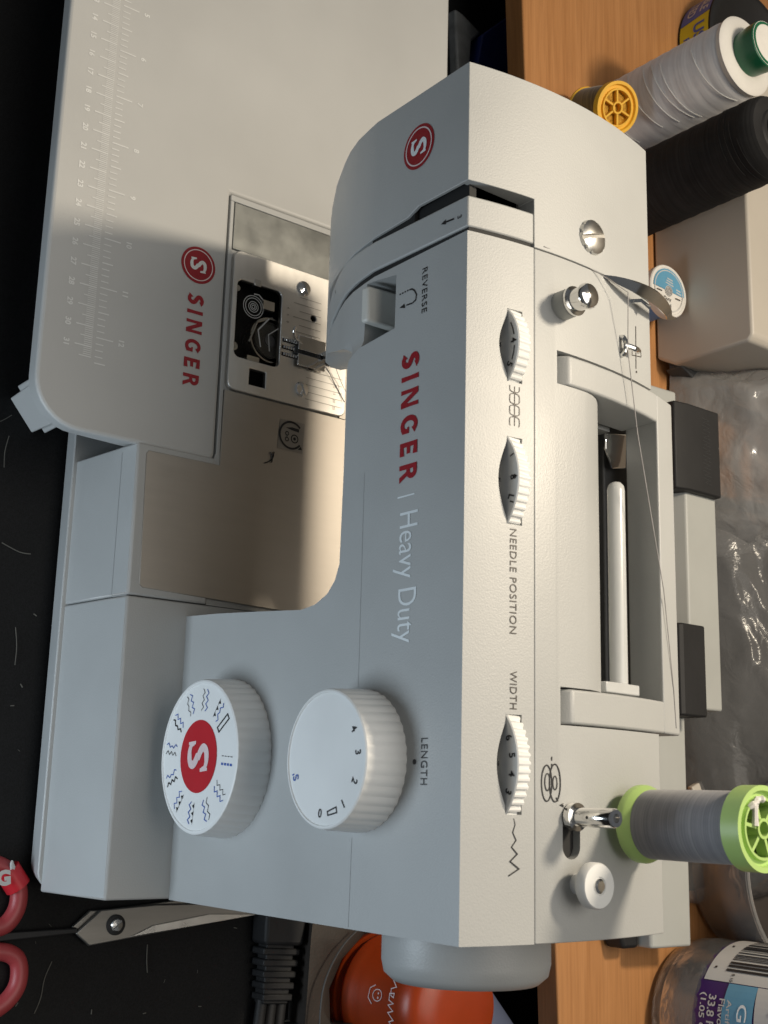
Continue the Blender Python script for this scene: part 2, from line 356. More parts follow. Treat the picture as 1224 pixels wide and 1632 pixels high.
# strokes for the bold flared capitals (unit cap height, ribbons with widths)
def bold_letters(p, word, a0, b0, width, h, slant=0):
    adv = {'S': 1.06, 'I': .72, 'N': 1.35, 'G': 1.30, 'E': 1.10, 'R': .92}
    tot = sum(adv[c] for c in word); k = width / (tot * h); x = a0
    t = .235
    def P(pts): return [(x + q[0] * h * k, b0 + q[1] * h) for q in pts]
    for c in word:
        if c == 'I': p.poly(P([(.06, 0), (.32, 0), (.30, .5), (.32, 1), (.06, 1), (.08, .5)]))
        elif c == 'N':
            p.poly(P([(.03, 0), (.25, 0), (.235, .5), (.25, 1), (.03, 1), (.045, .5)])); p.poly(P([(.72, 0), (.94, 0), (.925, .5), (.94, 1), (.72, 1), (.735, .5)]))
            p.poly(P([(.04, 1), (.32, 1), (.93, 0), (.66, 0)]))
        elif c == 'E':
            p.poly(P([(.04, 0), (.28, 0), (.28, 1), (.04, 1)]))
            for y0, y1, xx in ((0, .2, .70), (.40, .59, .62), (.8, 1, .68)):
                fl = .05 if y0 != .4 else .0
                p.poly(P([(.28, y0), (xx, y0 - (fl if y0 > .5 else 0)), (xx, y1 + (fl if y0 < .3 else 0)), (.28, y1)]))
        elif c == 'R':
            p.poly(P([(.04, 0), (.28, 0), (.28, 1), (.04, 1)]))
            arc = [(.28 + .0, .90)] + [(.40 + .24 * math.cos(q), .70 + .20 * math.sin(q)) for q in [R_(90 - 18 * i) for i in range(11)]] + [(.28, .50)]
            p.ribbon(P(arc), .205 * h)
            p.poly(P([(.36, .46), (.60, .46), (.90, 0), (.62, 0)]))
        elif c == 'S':
            pts = smooth_path([(.62, .80, 0), (.55, .87, 0), (.36, .90, 0), (.17, .80, 0), (.17, .65, 0), (.36, .53, 0), (.53, .44, 0), (.58, .28, 0), (.45, .12, 0), (.26, .10, 0), (.08, .20, 0)], 4)
            n = len(pts); wd = [h * (.20 + .05 * math.sin(math.pi * i / (n - 1)) + (.10 if i < 2 or i > n - 3 else 0)) for i in range(n)]
            p.ribbon(P([(q.x, q.y) for q in pts]), wd)
        elif c == 'G':
            pts = [(.50 + .36 * math.cos(R_(q)), .50 + .39 * math.sin(R_(q))) for q in range(38, 331, 14)]
            n = len(pts); wd = [h * (.21 + (.08 if i == 0 else 0)) for i in range(n)]
            p.ribbon(P(pts), wd); p.poly(P([(.66, .02), (.90, .12), (.90, .50), (.58, .50), (.58, .40), (.66, .40)]))
        x += adv[c] * h * k
def s_logo(p, cx, cy, h, ang=0, wk=1.0):
    """the tall serifed S of the badge: a thick ribbon with upright serifs at both ends"""
    half = [(.335, .20, 0), (.30, .335, 0), (.17, .405, 0), (.02, .415, 0), (-.13, .385, 0), (-.215, .29, 0), (-.205, .185, 0), (-.11, .095, 0), (0, .03, 0)]
    up = smooth_path(half, 4); pts = [V((q.x, q.y)) for q in up] + [V((-q.x, -q.y)) for q in up[-2::-1]]
    n = len(pts); wd = []
    for k in range(n):
        t = abs(2 * k / (n - 1) - 1); wd.append(h * (.20 - .11 * max(0, t - .62) / .38))
    p.ribbon([(cx + q.x * h * wk, cy + q.y * h) for q in pts], wd)
    for s_ in (1, -1): p.poly([(cx + s_ * x * h * wk, cy + s_ * y * h) for x, y in ((.30, .47), (.375, .47), (.405, .13), (.315, .13), (.29, .30))])

# ================================================================== SETTING
ZD = -.075
desk = MB(); desk.add([(-2.2, -1.6, ZD), (1.8, -1.6, ZD), (1.8, 2.4, ZD), (-2.2, 2.4, ZD)], [[0, 1, 2, 3]])
structure(desk.build('desk', 'desk'))

wl = MB(); wl.add([(-2.2, 1.25, ZD), (1.8, 1.25, ZD), (1.8, 1.25, 2.2), (-2.2, 1.25, 2.2)], [[0, 1, 2, 3]])
structure(wl.build('wall', 'wall_paint'))
board = MB(); d = V((.61, .028, 0)).normalized(); nrm = V((-d.y, d.x, 0)); p0 = V((-.547, .225, 0))
a = p0 - d * .6; b = p0 + d * 1.1
board.prism([a, b, b + nrm * .75, a + nrm * .75], (0, 0, -.017), (0, 0, 0))
o = board.build('wooden_board', 'wood', bevel=.0012, seg=3); tag(o, 'orange brown wooden board raised behind the sewing machine, carrying the thread cones and bottle', 'shelf')
for px in (-.9, .45): MB().box((px, .30, ZD), (px + .02, .85, -.0172)).build('board_support', 'wood', o)
# ================================================================== SEWING MACHINE
sm = thing('sewing_machine', 'large grey sewing machine with red maker lettering, two white dials and a folded carry handle', 'sewing machine', (-.17, .04, ZD))
YS, YB, S2, S1 = .0301, .1055, -.2592, -.2760
def zb(y):
    pts = [(0, .142), (.0012, .1335), (.003, .1232), (.0062, .1130), (.0103, .1034), (.0198, .084), (.0314, .0643), (.040, .051), (.046, .0468), (.052, .0468), (.058, .105), (.066, .118), (.2, .120)]
    for (a, p), (b, q) in zip(pts, pts[1:]):
        if a <= y <= b: return p + (q - p) * (y - a) / (b - a)
    return .120
def head_right(y): return -.2345 - .72 * min(y, .04)
def c_loop(y, xl, xr):
    """outline of arm and pillar in the XZ plane at depth y, from xl (head side) to xr"""
    zt = .2 + max(crown(y), -.004); z0 = zb(y); hr = max(head_right(y), xl + .0015); zz = min(z0, .1235) if y > .003 else z0
    P = [(xl, zt), (xr, zt), (xr, 0), (-.1306, 0), (-.1290, .030), (-.1262, .068), (-.1238, .098), (-.1250, .108), (-.1285, .1165), (-.1335, .1215), (-.1400, .1243), (-.179, .1250), (-.2190, .1249)]
    for k in range(6):      # fillet from the arm underside to the head underside
        t = k / 5; P.append((-.2227 + (hr + .002 + .2227) * t ** .6, .1248 + (zz - .1248) * t ** 1.8))
    P += [(hr - .001, zz), (xl, z0)]
    return [V((x, y, z)) for x, z in P]
def x_loop(y, xl, xr):
    zt = .2 + max(crown(y), -.004); z0 = zb(y)
    return [V((xl, y, zt)), V((xr, y, zt)), V((xr, y, z0)), V((xl, y, z0))]
def stations(a, b): return [a] + [s for s in (.0012, .003, .0062, .0103, .015, .0198, .0255, .0314, .036, .040, .046, .052, .06, .07, .08, .09, .098) if a + .0008 < s < b - .0008] + [b]

fh = MB().loft([c_loop(y, S2, 0) for y in stations(0, YS - .00015)]).build('front_housing', 'plastic')
# reverse lever well, thumbwheel slots and their scooped fronts
def front_prism(pts, y0, y1): return MB().prism([(p[0], 0, p[2]) for p in pts], (0, y0, 0), (0, y1, 0))
well = front_prism([(-0.2581, 0.0000, 0.1362), (-0.2552, -0.0000, 0.1569), (-0.2322, 0.0000, 0.1566), (-0.2304, 0.0000, 0.1345)], -.01, .016)
wheels = [(-.2166, .0146), (-.1637, .0167), (-.0606, .0173)]
cuts = [well]
for xc, hl in wheels:
    cuts.append(MB().box((xc - hl, .0175, .170), (xc + hl, .0245, .22)))
    h_ap = .0062; s = .0125 if hl < .016 else .015; g = (s * s + .0062 ** 2) / (2 * .0062)
    zc = .2036 + .0062 - (hl * hl + .0062 ** 2) / (2 * .0062)
    r1 = math.hypot(s, .2036 - zc); r0 = .2030 - zc - .0002
    cuts.append(MB().lathe([(r0 - .0006, -.0007), (r0, 0), (r1, .0040)], (xc, .0138, zc), (0, 1, 0), 72))
cut(fh, cuts)
bv = fh.modifiers.new('bevel', 'BEVEL'); bv.width = .0013; bv.segments = 3; bv.limit_method = 'ANGLE'; bv.angle_limit = R_(60)
attach(fh, sm)

rh = MB().loft([c_loop(y, S2, 0) for y in stations(YS + .00015, YB)]).build('rear_housing', 'plastic', bevel=.0011, seg=3)
cuts = [MB().box((-.2198, .0416, .150), (-.0752, .13, .23)) ]
# keep the bridge between the handle arms: only the arm channels go to the front, the middle is cut further back
chan = MB(); chan.box((-.2196, .0417, .176), (-.2060, .13, .23)); chan2 = MB(); chan2.box((-.0893, .0425, .176), (-.0754, .13, .23))
arc = [(.0545, .230)] + [(.0545 + .0270 * math.sin(R_(q)), .2066 - .030 + .030 * math.cos(R_(q))) for q in range(0, 91, 9)] + [(.0820, .10), (.13, .10), (.13, .230)]
mid = MB().prism([(-.2061, y, z) for y, z in arc], (0, 0, 0), (.1170, 0, 0))
slot = []
c0 = V((-0.0434, 0.0477, 0.2065)); c1 = V((-0.0325, 0.0476, 0.2065)); rr = .0044
for k in range(13): q = R_(90 + 15 * k); slot.append((c0.x + rr * math.cos(q), c0.y + rr * math.sin(q), .125))
for k in range(13): q = R_(-90 + 15 * k); slot.append((c1.x + rr * math.cos(q), c1.y + rr * math.sin(q), .125))
winder = MB().prism(slot, (0, 0, 0), (0, 0, .10))
cut(rh, [chan, chan2, mid, winder])
attach(rh, sm)

# black filling set in the gaps and slots to stand for deep shade
core = MB(); core.box((-.287, .0065, .128), (-.262, .028, .1975)); core.box((-.262, .02, .13), (-.01, .027, .17)); core.box((-.06, .044, .126), (-.020, .066, .2030)); core.box((-.240, .0165, .118), (-.212, .029, .165)); core.box((-.2800, .0012, .1385), (-.2738, .0290, .1665)); core.box((-.2812, .0030, .1665), (-.2738, .0290, .1975))
def filler(xa_, xb_, d_):
    L_ = []
    for y in [.0003 + d_] + [q for q in stations(0, .0290) if q > d_ + .0008]:
        zt = .2 + crown(y) - d_; z0 = zb(max(0, y - d_)) + d_
        L_.append([V((xa_, y, zt)), V((xb_, y, zt)), V((xb_, y, z0)), V((xa_, y, z0))])
    core.loft(L_)
filler(S2 - .0034, S2 + .0003, .0008)
core.build('slot_shade_fill', 'dark', sm)

# face cover at the head's left end with the threading slot cut out of it
fc = MB().loft([x_loop(y, -.3312, S2 - .0005) for y in stations(0, YB)]).build('face_cover', 'plastic')
L = [(-0.2761, 0.0000, 0.1383), (-0.2777, -0.0000, 0.1634), (-0.2805, 0.0000, 0.1705), (-0.2803, 0.0000, 0.2007)]
L = [(-.2770, 0, .02), (-.2770, 0, .1383), (-.2780, 0, .1630), (-.2806, 0, .1700), (-.2801, 0, .23), (-.25, 0, .23), (-.25, 0, .02)]
L2 = [(-.2764 - .012, p_[1], p_[2]) if p_[0] < -.26 and p_[2] < .21 else p_ for p_ in L]
cut(fc, [MB().prism(L, (0, -.01, 0), (0, .0303, 0)), MB().prism([(-.288, 0, .138), (-.288, 0, .196), (-.25, 0, .196), (-.25, 0, .138)], (0, .0016, 0), (0, .0295, 0))])
bv = fc.modifiers.new('bevel', 'BEVEL'); bv.width = .0015; bv.segments = 3; bv.limit_method = 'ANGLE'; bv.angle_limit = R_(50)
attach(fc, sm)
# thread guide strip between the two slots, seated against the cover's lower edge
ts = MB().loft([[V((x if i in (0, 3) else x, y, z)) for i, (x, z) in enumerate(((-.2738, .2 + crown(y)), (S2 - .0019, .2 + crown(y)), (S2 - .0031, zb(y)), (-.2752 - .35 * min(y, .03), zb(y))))] for y in stations(0, YS - .0001)])
ts.build('thread_guide_strip', 'plastic', sm, bevel=.0006, seg=2, bev_angle=50)

# ---- lower body
pl = MB(); n = 6
def rr_loop(x0, x1, y0, y1, z, r, n=5):
    P = []
    for cx, cy, a0 in ((x1 - r, y0 + r, -90), (x1 - r, y1 - r, 0), (x0 + r, y1 - r, 90), (x0 + r, y0 + r, 180)):
        for k in range(n + 1): q = R_(a0 + 90 * k / n); P.append(V((cx + r * math.cos(q), cy + r * math.sin(q), z)))
    return P
pl.loft([rr_loop(-.365 + d_, -.001 - d_, -.0408 + d_, .112 - d_, z, .0085) for z, d_ in ((ZD + .003, .0035), (-.0545, 0))]); pl.build('base_plinth', 'bluegrey' if False else 'plastic', sm, bevel=.0008)
for x in (-.34, -.03):
    for y in (-.025, .095): MB().lathe([(.008, 0), (.008, .0032)], (x, y, ZD), seg=16).build('rubber_foot', 'rubber', sm)
def prof(x0, x1, yb): return MB().prism([(x0, -.0386, -.0552), (x0, -.0322, -.0008), (x0, -.0316, 0), (x0, yb, 0), (x0, yb, -.0552)], (0, 0, 0), (x1 - x0, 0, 0))
prof(-.1372, -.0004, .1135).build('base_housing', 'plastic', sm, bevel=.0016, seg=3)
ab = MB().prism([(-.2117, -.0386, -.0552), (-.2117, -.0322, -.0008), (-.2117, -.0316, 0), (-.2117, .0104, 0), (-.2117, .0104, -.0552)], (0, 0, 0), (.0740, 0, 0))
ab.build('accessory_box', 'plastic', sm, bevel=.0016, seg=3)
ln = Print(lambda a, b, z=0: V((a, -.0386 + .0064 * (b + .0552) / .0544 - EPS, b)))
ln.ribbon([(-.2085, -.0130), (-.1385, -.0130)], .0003); ln.ribbon([(-.1385, -.0130), (-.1374, -.0118), (-.1372, 0)], .0003)
ln.build('moulding_line', 'plastic', sm)
M['seam'] = mat('seam_grey', (.405, .414, .41), .6, var=(50, .05))
ln = Print(front()); ln.ribbon([(-.1750, .1393), (-.0890, .1396)], .0002); ln.build('front_seam', 'seam', sm); ln = Print(front()); ln.ribbon([(-.0330, .1385), (-.0006, .1380)], .0002); ln.build('front_seam', 'seam', sm)
fa = MB(); fa.prism([(-.3562, .0110, 0), (-.1376, .0110, 0), (-.1376, .1135, 0), (-.3562, .1135, 0)], (0, 0, -.055), (0, 0, -.0014)); fao = fa.build('free_arm', 'plastic'); cut(fao, [MB().box((-.3235, .0160, -.020), (-.2515, .0865, .01))]); attach(fao, sm)
rim = MB(); rim.box((-.3562, .0110, -.0014), (-.3528, .1135, -.0001)); rim.box((-.3528, .0110, -.0014), (-.2105, .0132, -.0001)); rim.build('free_arm_rim', 'plastic', sm, bevel=.0004)
bp_ = MB().prism([(-.2085, .0132, 0), (-.2085, -.0262, 0), (-.2068, -.0275, 0), (-.1430, -.0262, 0), (-.1416, -.0245, 0), (-.1378, .113, 0), (-.2485, .113, 0), (-.2485, .0134, 0)], (0, 0, -.0012), (0, 0, .0003)); bp_.build('bed_plate', 'steel', sm, bevel=.0003)
sp = MB(); sp.box((-.3526, .0136, -.0012), (-.3262, .1132, -.0002)); sp.build('slide_plate', 'slide', sm, bevel=.0003)
bp2 = MB(); bp2.box((-.3258, .0860, -.0012), (-.2488, .1132, .0000)); bp2.build('rear_bed_plate', 'steel', sm)

# ---- needle plate with a bobbin window
npz = .0016
def on_np(px): return (px[0], px[1], 0)
outl = rr_loop(-.3256, -.2492, .0142, .0885, 0, .0045)
npl = MB().prism(outl, (0, 0, -.0015), (0, 0, npz)).build('needle_plate', 'plate')
wx0, wx1, wy0, wy1 = -.3098, -.2672, .0170, .0445
h_ = [MB().prism(rr_loop(wx0, wx1, wy0, wy1, -.01, .0032), (0, 0, 0), (0, 0, .02)), MB().box((-.2628, .0268, -.01), (-.2540, .0368, .02))]
for x0, x1, y0, y1 in ((-.2846, -.2826, .0460, .0600), (-.2806, -.2786, .0460, .0620), (-.2766, -.2746, .0460, .0600)): h_.append(MB().box((x0, y0, -.01), (x1, y1, .02)))
for px in ((-0.3004, 0.0653, 0.0000), (-0.2729, 0.0646, 0.0000)): h_.append(MB().lathe([(.0018, 0), (.0018, .02)], (px[0], px[1], -.01), seg=16))
cut(npl, h_)
bv = npl.modifiers.new('bevel', 'BEVEL'); bv.width = .0006; bv.segments = 2; bv.limit_method = 'ANGLE'; bv.angle_limit = R_(50)
attach(npl, sm)
fl = MB(); fl.box((-.322, .016, -.0135), (-.252, .086, -.0125)); fl.build('bobbin_well', 'dark', npl)
cv = MB().prism(rr_loop(wx0 + .0003, wx1 - .0003, wy0 + .0003, wy1 - .0003, 0, .003), (0, 0, -.0004), (0, 0, .0007)); cv.build('bobbin_cover', 'cover_film', npl, bevel=.0003)
bc = V((-0.2830, 0.0415, 0.0000)); bx, by = bc.x, bc.y
bb = MB().lathe([(.0098, -.011), (.0098, -.010), (.0040, -.010), (.0040, -.004), (.0100, -.004), (.0100, -.0032), (.0034, -.0032), (.0034, -.0068)], (bx, by, 0), seg=40); bb.build('bobbin', 'smoke', npl)
rg = MB().lathe([(.0125, -.0125), (.0125, -.003), (.0117, -.003), (.0117, -.0125)], (bx, by, 0), seg=48); rg.build('bobbin_case', 'satin', npl)
wd = MB().lathe([(.0055, -.0098), (.0090, -.0098), (.0090, -.0042), (.0055, -.0042)], (bx, by, 0), seg=32); wd.build('bobbin_thread', 'thread_grey', npl)
pr = Print(flat(.0009)); q0 = V((-0.2969, 0.0274, 0.0000))
for r in (.0061, .0048, .0029, .0018, .0009): pr.ring((q0.x, q0.y), r, .0004, 30)
pr.ribbon([(q0.x - .0072, q0.y + .001 * 0), (q0.x - .0075, q0.y + .003), (q0.x - .0052, q0.y + .006)], .0006); pr.ribbon([(bx - .010, by - .004), (bx - .002, by - .0105), (bx + .007, by - .0085)], .0007); pr.ribbon([(bx - .006, by + .002), (bx - .001, by - .004), (bx + .008, by - .003)], .0005)
pr.build('cover_print', 'white_print', npl)
mtb = MB(); mtb.box((-.2712, .0270, -.009), (-.2680, .0345, -.002)); mtb.tube([(bx - .013, by + .001, -.004), (bx - .008, by - .009, -.003), (bx + .004, by - .013, -.0035)], .0007, 8); mtb.lathe([(.0022, -.008), (.0022, -.003)], (-.2745, .0195, 0), seg=18); mtb.lathe([(.0016, -.008), (.0016, -.003)], (-.3068, .0198, 0), seg=18); mtb.build('hook_parts', 'satin', npl)
for c in ((-0.3155, 0.0579, 0.0000), (-0.2585, 0.0592, 0.0000)):
    s_ = MB().lathe([(.0042, npz - .001), (.0042, npz + .0008), (.0036, npz + .0015), (.0001, npz + .0021)], (c[0], c[1], 0), seg=24).build('plate_screw', 'chrome')
    k = R_(28); u = V((math.cos(k), math.sin(k), 0)); v_ = V((-u.y, u.x, 0)); cc = V((c[0], c[1], npz + .0012))
    cut(s_, [MB().prism([cc + u * .006 + v_ * .0006, cc - u * .006 + v_ * .0006, cc - u * .006 - v_ * .0006, cc + u * .006 - v_ * .0006], (0, 0, 0), (0, 0, .004))]); attach(s_, npl)
bt = MB(); bt.box((-.3125, .0270, -.001), (-.3088, .0312, npz + .0002)); bt.build('release_button', 'satin', npl, bevel=.0003)
tb = MB(); tb.box((-.3035, .0345, -.003), (-.2985, .0415, -.0006)); tb.build('cover_tab', 'plate', npl)
fd = MB()
for x in (-.2836, -.2796, -.2756):
    for k in range(9): fd.prism([(x - .0007, .0468 + k * .0015, -.003), (x - .0007, .0468 + k * .0015, npz + .0002), (x - .0007, .0474 + k * .0015, npz + .0009), (x - .0007, .0482 + k * .0015, -.003)], (0, 0, 0), (.0014, 0, 0))
fd.build('feed_dog', 'chrome', npl)
et = Print(flat(npz))
for k in range(5): et.ribbon([(-.2700 + .0040 * k, .062), (-.2700 + .0040 * k, .086)], .0003)
for k in range(6): et.ribbon([(-.2900 - .0040 * k, .052 + .004 * (k % 2)), (-.2900 - .0040 * k, .070)], .0003)
for k, t in enumerate(('10', '15', '20', '25')): et.text(t, -.2660 + .004 * k, .0800, None, .0016, ang=R_(0))
for k in range(3): et.text(('8', '6', '4')[k], -.2945 - .004 * k, .0480, None, .0015)
et.build('etched_scale', 'faint_print', npl)
# presser foot and ribbed guide bar under the needle
pf = MB(); pf.box((-.2875, .0545, .0034), (-.2795, .0720, .0046)); pf.box((-.2772, .0545, .0034), (-.2708, .0720, .0046)); pf.box((-.2815, .0700, .0046), (-.2768, .0800, .0085))
pf.tube(smooth_path([(-.2900, .0500, .0075), (-.2875, .0500, .0062), (-.2850, .0525, .0042), (-.2830, .0570, .0040)], 4), .0009, 8); pf.tube([(-.2790, .075, .006), (-.2790, .079, .050)], .0022, 12)
pf.build('presser_foot', 'chrome', sm, bevel=.0003)
gb = MB(); g0 = V((-0.2794, 0.0533, 0.0035)); g1 = V((-0.2773, 0.0823, 0.0035)); gd = (g1 - g0).normalized(); gn = V((-gd.y, gd.x, 0))
gb.prism([g0 - gn * .0022, g1 - gn * .0014, g1 + gn * .0014, g0 + gn * .0022], (0, 0, -.0018), (0, 0, 0))
for k in range(22):
    c = g0.lerp(g1, .05 + k / 26); gb.prism([c - gd * .0003 - gn * .0019, c + gd * .0003 - gn * .0019, c + gd * .0003 + gn * .0019, c - gd * .0003 + gn * .0019], (0, 0, 0), (0, 0, .0006))
gb.build('seam_guide_bar', 'darkgrey', sm)

# ---- warning sticker on the bed plate
st = Print(flat(.0003)); P4 = [(-0.2403, 0.0477, 0.0000), (-0.2405, 0.0633, 0.0000), (-0.2237, 0.0625, 0.0000), (-0.2241, 0.0467, 0.0000)]
st.poly([(q[0], q[1]) for q in P4]); sk = st.build('bed_sticker', 'faint_print', sm)
sk.data.materials[0] = mat('sticker_film', (.34, .31, .27), .35, metal=.35, var=(90, .06))
pr = Print(flat(.00045)); c = V((-0.2325, 0.0549, 0.0000)); r = .0072
pr.ribbon([(c.x + r * math.cos(R_(q)), c.y + r * math.sin(R_(q))) for q in range(-128 - 100, 62, 10)][::-1], .0011)
e_ = (c.x + r * math.cos(R_(52)), c.y + r * math.sin(R_(52)))
e_ = (c.x + .0056, c.y + .0048); pr.poly([(e_[0] + .0014, e_[1] - .0004), (e_[0] - .0006, e_[1] + .0016), (e_[0] + .0012, e_[1] + .0024)])
pr.poly([(c.x - .0036, c.y - .0036), (c.x - .0028, c.y + .0006), (c.x - .0024, c.y + .0048), (c.x - .0042, c.y + .0048), (c.x - .0044, c.y + .0004)])
pr.ring((c.x + .0016, c.y + .0022), .0021, .0006, 20); pr.disc((c.x + .0016, c.y + .0022), .0009, 12)
pr.ring((c.x - .0006, c.y - .0026), .0010, .0005, 14); pr.ring((c.x + .0026, c.y - .0026), .0010, .0005, 14); pr.ribbon([(c.x + .0002, c.y - .0026), (c.x + .0018, c.y - .0026)], .0005)
pr.build('sticker_symbol', 'black_print', sk)

# ---- reverse lever in its well
lv = MB().prism([(-.2545, -.0036, .1380), (-.2545, -.0030, .1422), (-.2545, .0150, .1440), (-.2545, .0150, .1380)], (0, 0, 0), (.0155, 0, 0))
lv.build('reverse_lever', 'cream', sm, bevel=.0012, seg=3)

# ---- dials on the pillar
def dial(name, c, R, depth, label, nflute):
    yf = -depth
    k = MB().lathe([(R * 1.02, -.0002), (R * 1.02, depth * .1), (R * .99, depth - .0016), (R * .975, depth - .0004), (R * .955, depth), (R * .935, depth), (R * .925, depth - .0005), (.001, depth - .0005)], (c[0], 0, c[1]), (0, -1, 0), 4 * nflute, rmod=None)
    # scallop the skirt
    for i, v_ in enumerate(k.v):
        ring_i = i // (4 * nflute); q = i % (4 * nflute)
        if ring_i < 3:
            dx, dz = v_.x - c[0], v_.z - c[1]; f = 1 - .016 * (1 - abs(math.cos(math.pi * q / 4))) ** .7
            v_.x = c[0] + dx * f; v_.z = c[1] + dz * f
    return k.build(name, 'knob', sm, smooth=24)
PK = (-.0634, .0462); LK = (-.0616, .1438)
pk = dial('pattern_dial', PK, .0337, .0158, '', 44)
lk = dial('length_dial', LK, .0262, .0176, '', 40)
fp = Print(lambda a, b, z=0: V((PK[0] + a, -.0158 + .0005 - EPS - z, PK[1] + b)))
fp.disc((0, 0), .0156, 48); fp.build('dial_badge', 'red_bright', pk)
wp = Print(lambda a, b, z=0: V((PK[0] + a, -.0158 + .0005 - EPS - .0001 - z, PK[1] + b)))
s_logo(wp, 0, 0, .0178, 0, .92); wp.build('dial_initial', 'pink_print', pk)
bk = Print(fp.map); bl_ = Print(fp.map)
def zig(p, ang, off, n, amp, wdt, r0=.0195, r1=.0290, kind='z'):
    u = V((math.sin(ang), math.cos(ang))); t = V((u.y, -u.x)); pts = []
    if kind == 'dash':
        for k in range(4):
            a = u * (r0 + (r1 - r0) * (k + .1) / 4) + t * off; b = u * (r0 + (r1 - r0) * (k + .75) / 4) + t * off; p.ribbon([a, b], wdt)
        return
    if kind == 'tri':
        for k in range(3):
            a = u * (r0 + (r1 - r0) * (k + .2) / 3); b = u * (r0 + (r1 - r0) * (k + .8) / 3); m_ = (a + b) / 2
            p.poly([a + t * off, b + t * off, m_ + t * (off + amp * 2)])
        p.ribbon([u * r0 + t * off, u * r1 + t * off], wdt * .6); return
    for k in range(n + 1):
        s_ = amp * (1 if k % 2 else -1)
        if kind == 'b' and k % 3 == 0: s_ = 0
        pts.append(u * (r0 + (r1 - r0) * k / n) + t * (off + s_))
    p.ribbon(pts, wdt)
kinds = [('dash', 'dash'), ('z', 'z'), ('z', 'z'), ('tri', 'z'), ('tri', 'z'), ('z', 'b'), ('z', 'b'), ('b', 'z'), ('b', 'z'), ('z', 'z'), ('tri', 'b')]
for i, (k1, k2) in enumerate(kinds):
    ang = R_(4 + 30 * i + (3 if i else 0))
    zig(bk, ang, -.0014, 6 if i != 2 else 5, .0008, .00032 if i not in (5, 7) else .0006, kind=k1); zig(bl_, ang, .0019, 6, .0009, .00042 if i != 0 else .0010, kind=k2)
q = R_(-35); u = V((math.sin(q), math.cos(q))); t = V((u.y, -u.x))
bk.ribbon([u * .0190 + t * -.0012, u * .0285 + t * -.0012, u * .0285 + t * .0012, u * .0190 + t * .0012], .0006, True)
bk.build('stitch_symbols_black', 'black_print', pk); bl_.build('stitch_symbols_blue', 'blue_print', pk)
ld = Print(lambda a, b, z=0: V((LK[0] + a, -.0176 + .0005 - EPS, LK[1] + b)))
for tx, an in (('4', -32), ('3', -6), ('2', 24), ('1', 54), ('0', 97)):
    q = R_(an); ld.text(tx, .0200 * math.sin(q), .0200 * math.cos(q), None, .0033, .012, ang=-q, center=True)
q = R_(75); u = V((math.sin(q), math.cos(q))); t = V((u.y, -u.x)); c_ = u * .0198
ld.ribbon([c_ + t * .0028 + u * .0007, c_ - t * .0028 + u * .0010, c_ - t * .0028 - u * .0010, c_ + t * .0028 - u * .0007], .00055, True)
ld.build('length_numbers', 'black_print', lk)
lb = Print(ld.map); q = R_(161); lb.text("S'", .0205 * math.sin(q), .0205 * math.cos(q), None, .0038, .012, ang=-q, center=True); lb.build('stretch_mark', 'blue_print', lk)

# ---- thumbwheels on the top
def wheel(name, xc, hl, marks):
    h = .0062; zc = .2036 + h - (hl * hl + h * h) / (2 * h); R = .2036 + h - zc; N = int(2 * math.pi * R / .0029)
    seg = N * 4
    k = MB().lathe([(R * .2, 0), (R - .0004, 0), (R, .0004), (R, .0062), (R - .0003, .0065), (R * .2, .0065)], (xc, .0178, zc), (0, 1, 0), seg)
    for i, v_ in enumerate(k.v):
        rg_, q_ = divmod(i, seg)
        if rg_ in (2, 3, 4):
            f = 1 - (.035 if q_ % 4 in (2, 3) else 0) * (0 if rg_ == 2 else 1)
            v_.x = xc + (v_.x - xc) * f; v_.z = zc + (v_.z - zc) * f
    o = k.build(name, 'knob', sm, smooth=20)
    p = Print(lambda a, b, z=0: V((xc + a * (1 if True else 0), .0178 - EPS, zc + b)))
    for kind, an, arg in marks:
        q = R_(an); rr = R - .0028
        if kind == 't': p.text(arg, rr * math.sin(q), rr * math.cos(q), None, .0030, .02, ang=-q, center=True)
        elif kind == 'l': p.ribbon([((R - .0008) * math.sin(q), (R - .0008) * math.cos(q)), ((R - .0028) * math.sin(q), (R - .0028) * math.cos(q))], .0005)
        elif kind == 'a':
            pts = [((rr + .0004) * math.sin(R_(z_)), (rr + .0004) * math.cos(R_(z_))) for z_ in range(an, arg, 2)]; p.ribbon(pts, .0005)
    p.build('wheel_mark', 'black_print', o)
    # dot on the scooped front
    d = Print(lambda a, b, z=0: V((xc + a, .0158 + b * .92, .2016 + .0002 - b * .55)))
    d.disc((0, 0), .0009, 16); d.build('index_dot', 'black_print', sm)
wheel('tension_wheel', wheels[0][0], wheels[0][1], [('t', -3, '4'), ('a', -28, -8), ('a', 4, 24), ('t', 28, '5')])
wheel('needle_position_wheel', wheels[1][0], wheels[1][1], [('t', -1, '8'), ('l', -1, 0), ('l', -22, 0), ('l', 22, 0), ('t', 18, 'L')])
wheel('width_wheel', wheels[2][0], wheels[2][1], [('t', -22, '6'), ('t', -7, '5'), ('t', 8, '4'), ('t', 23, '3')])

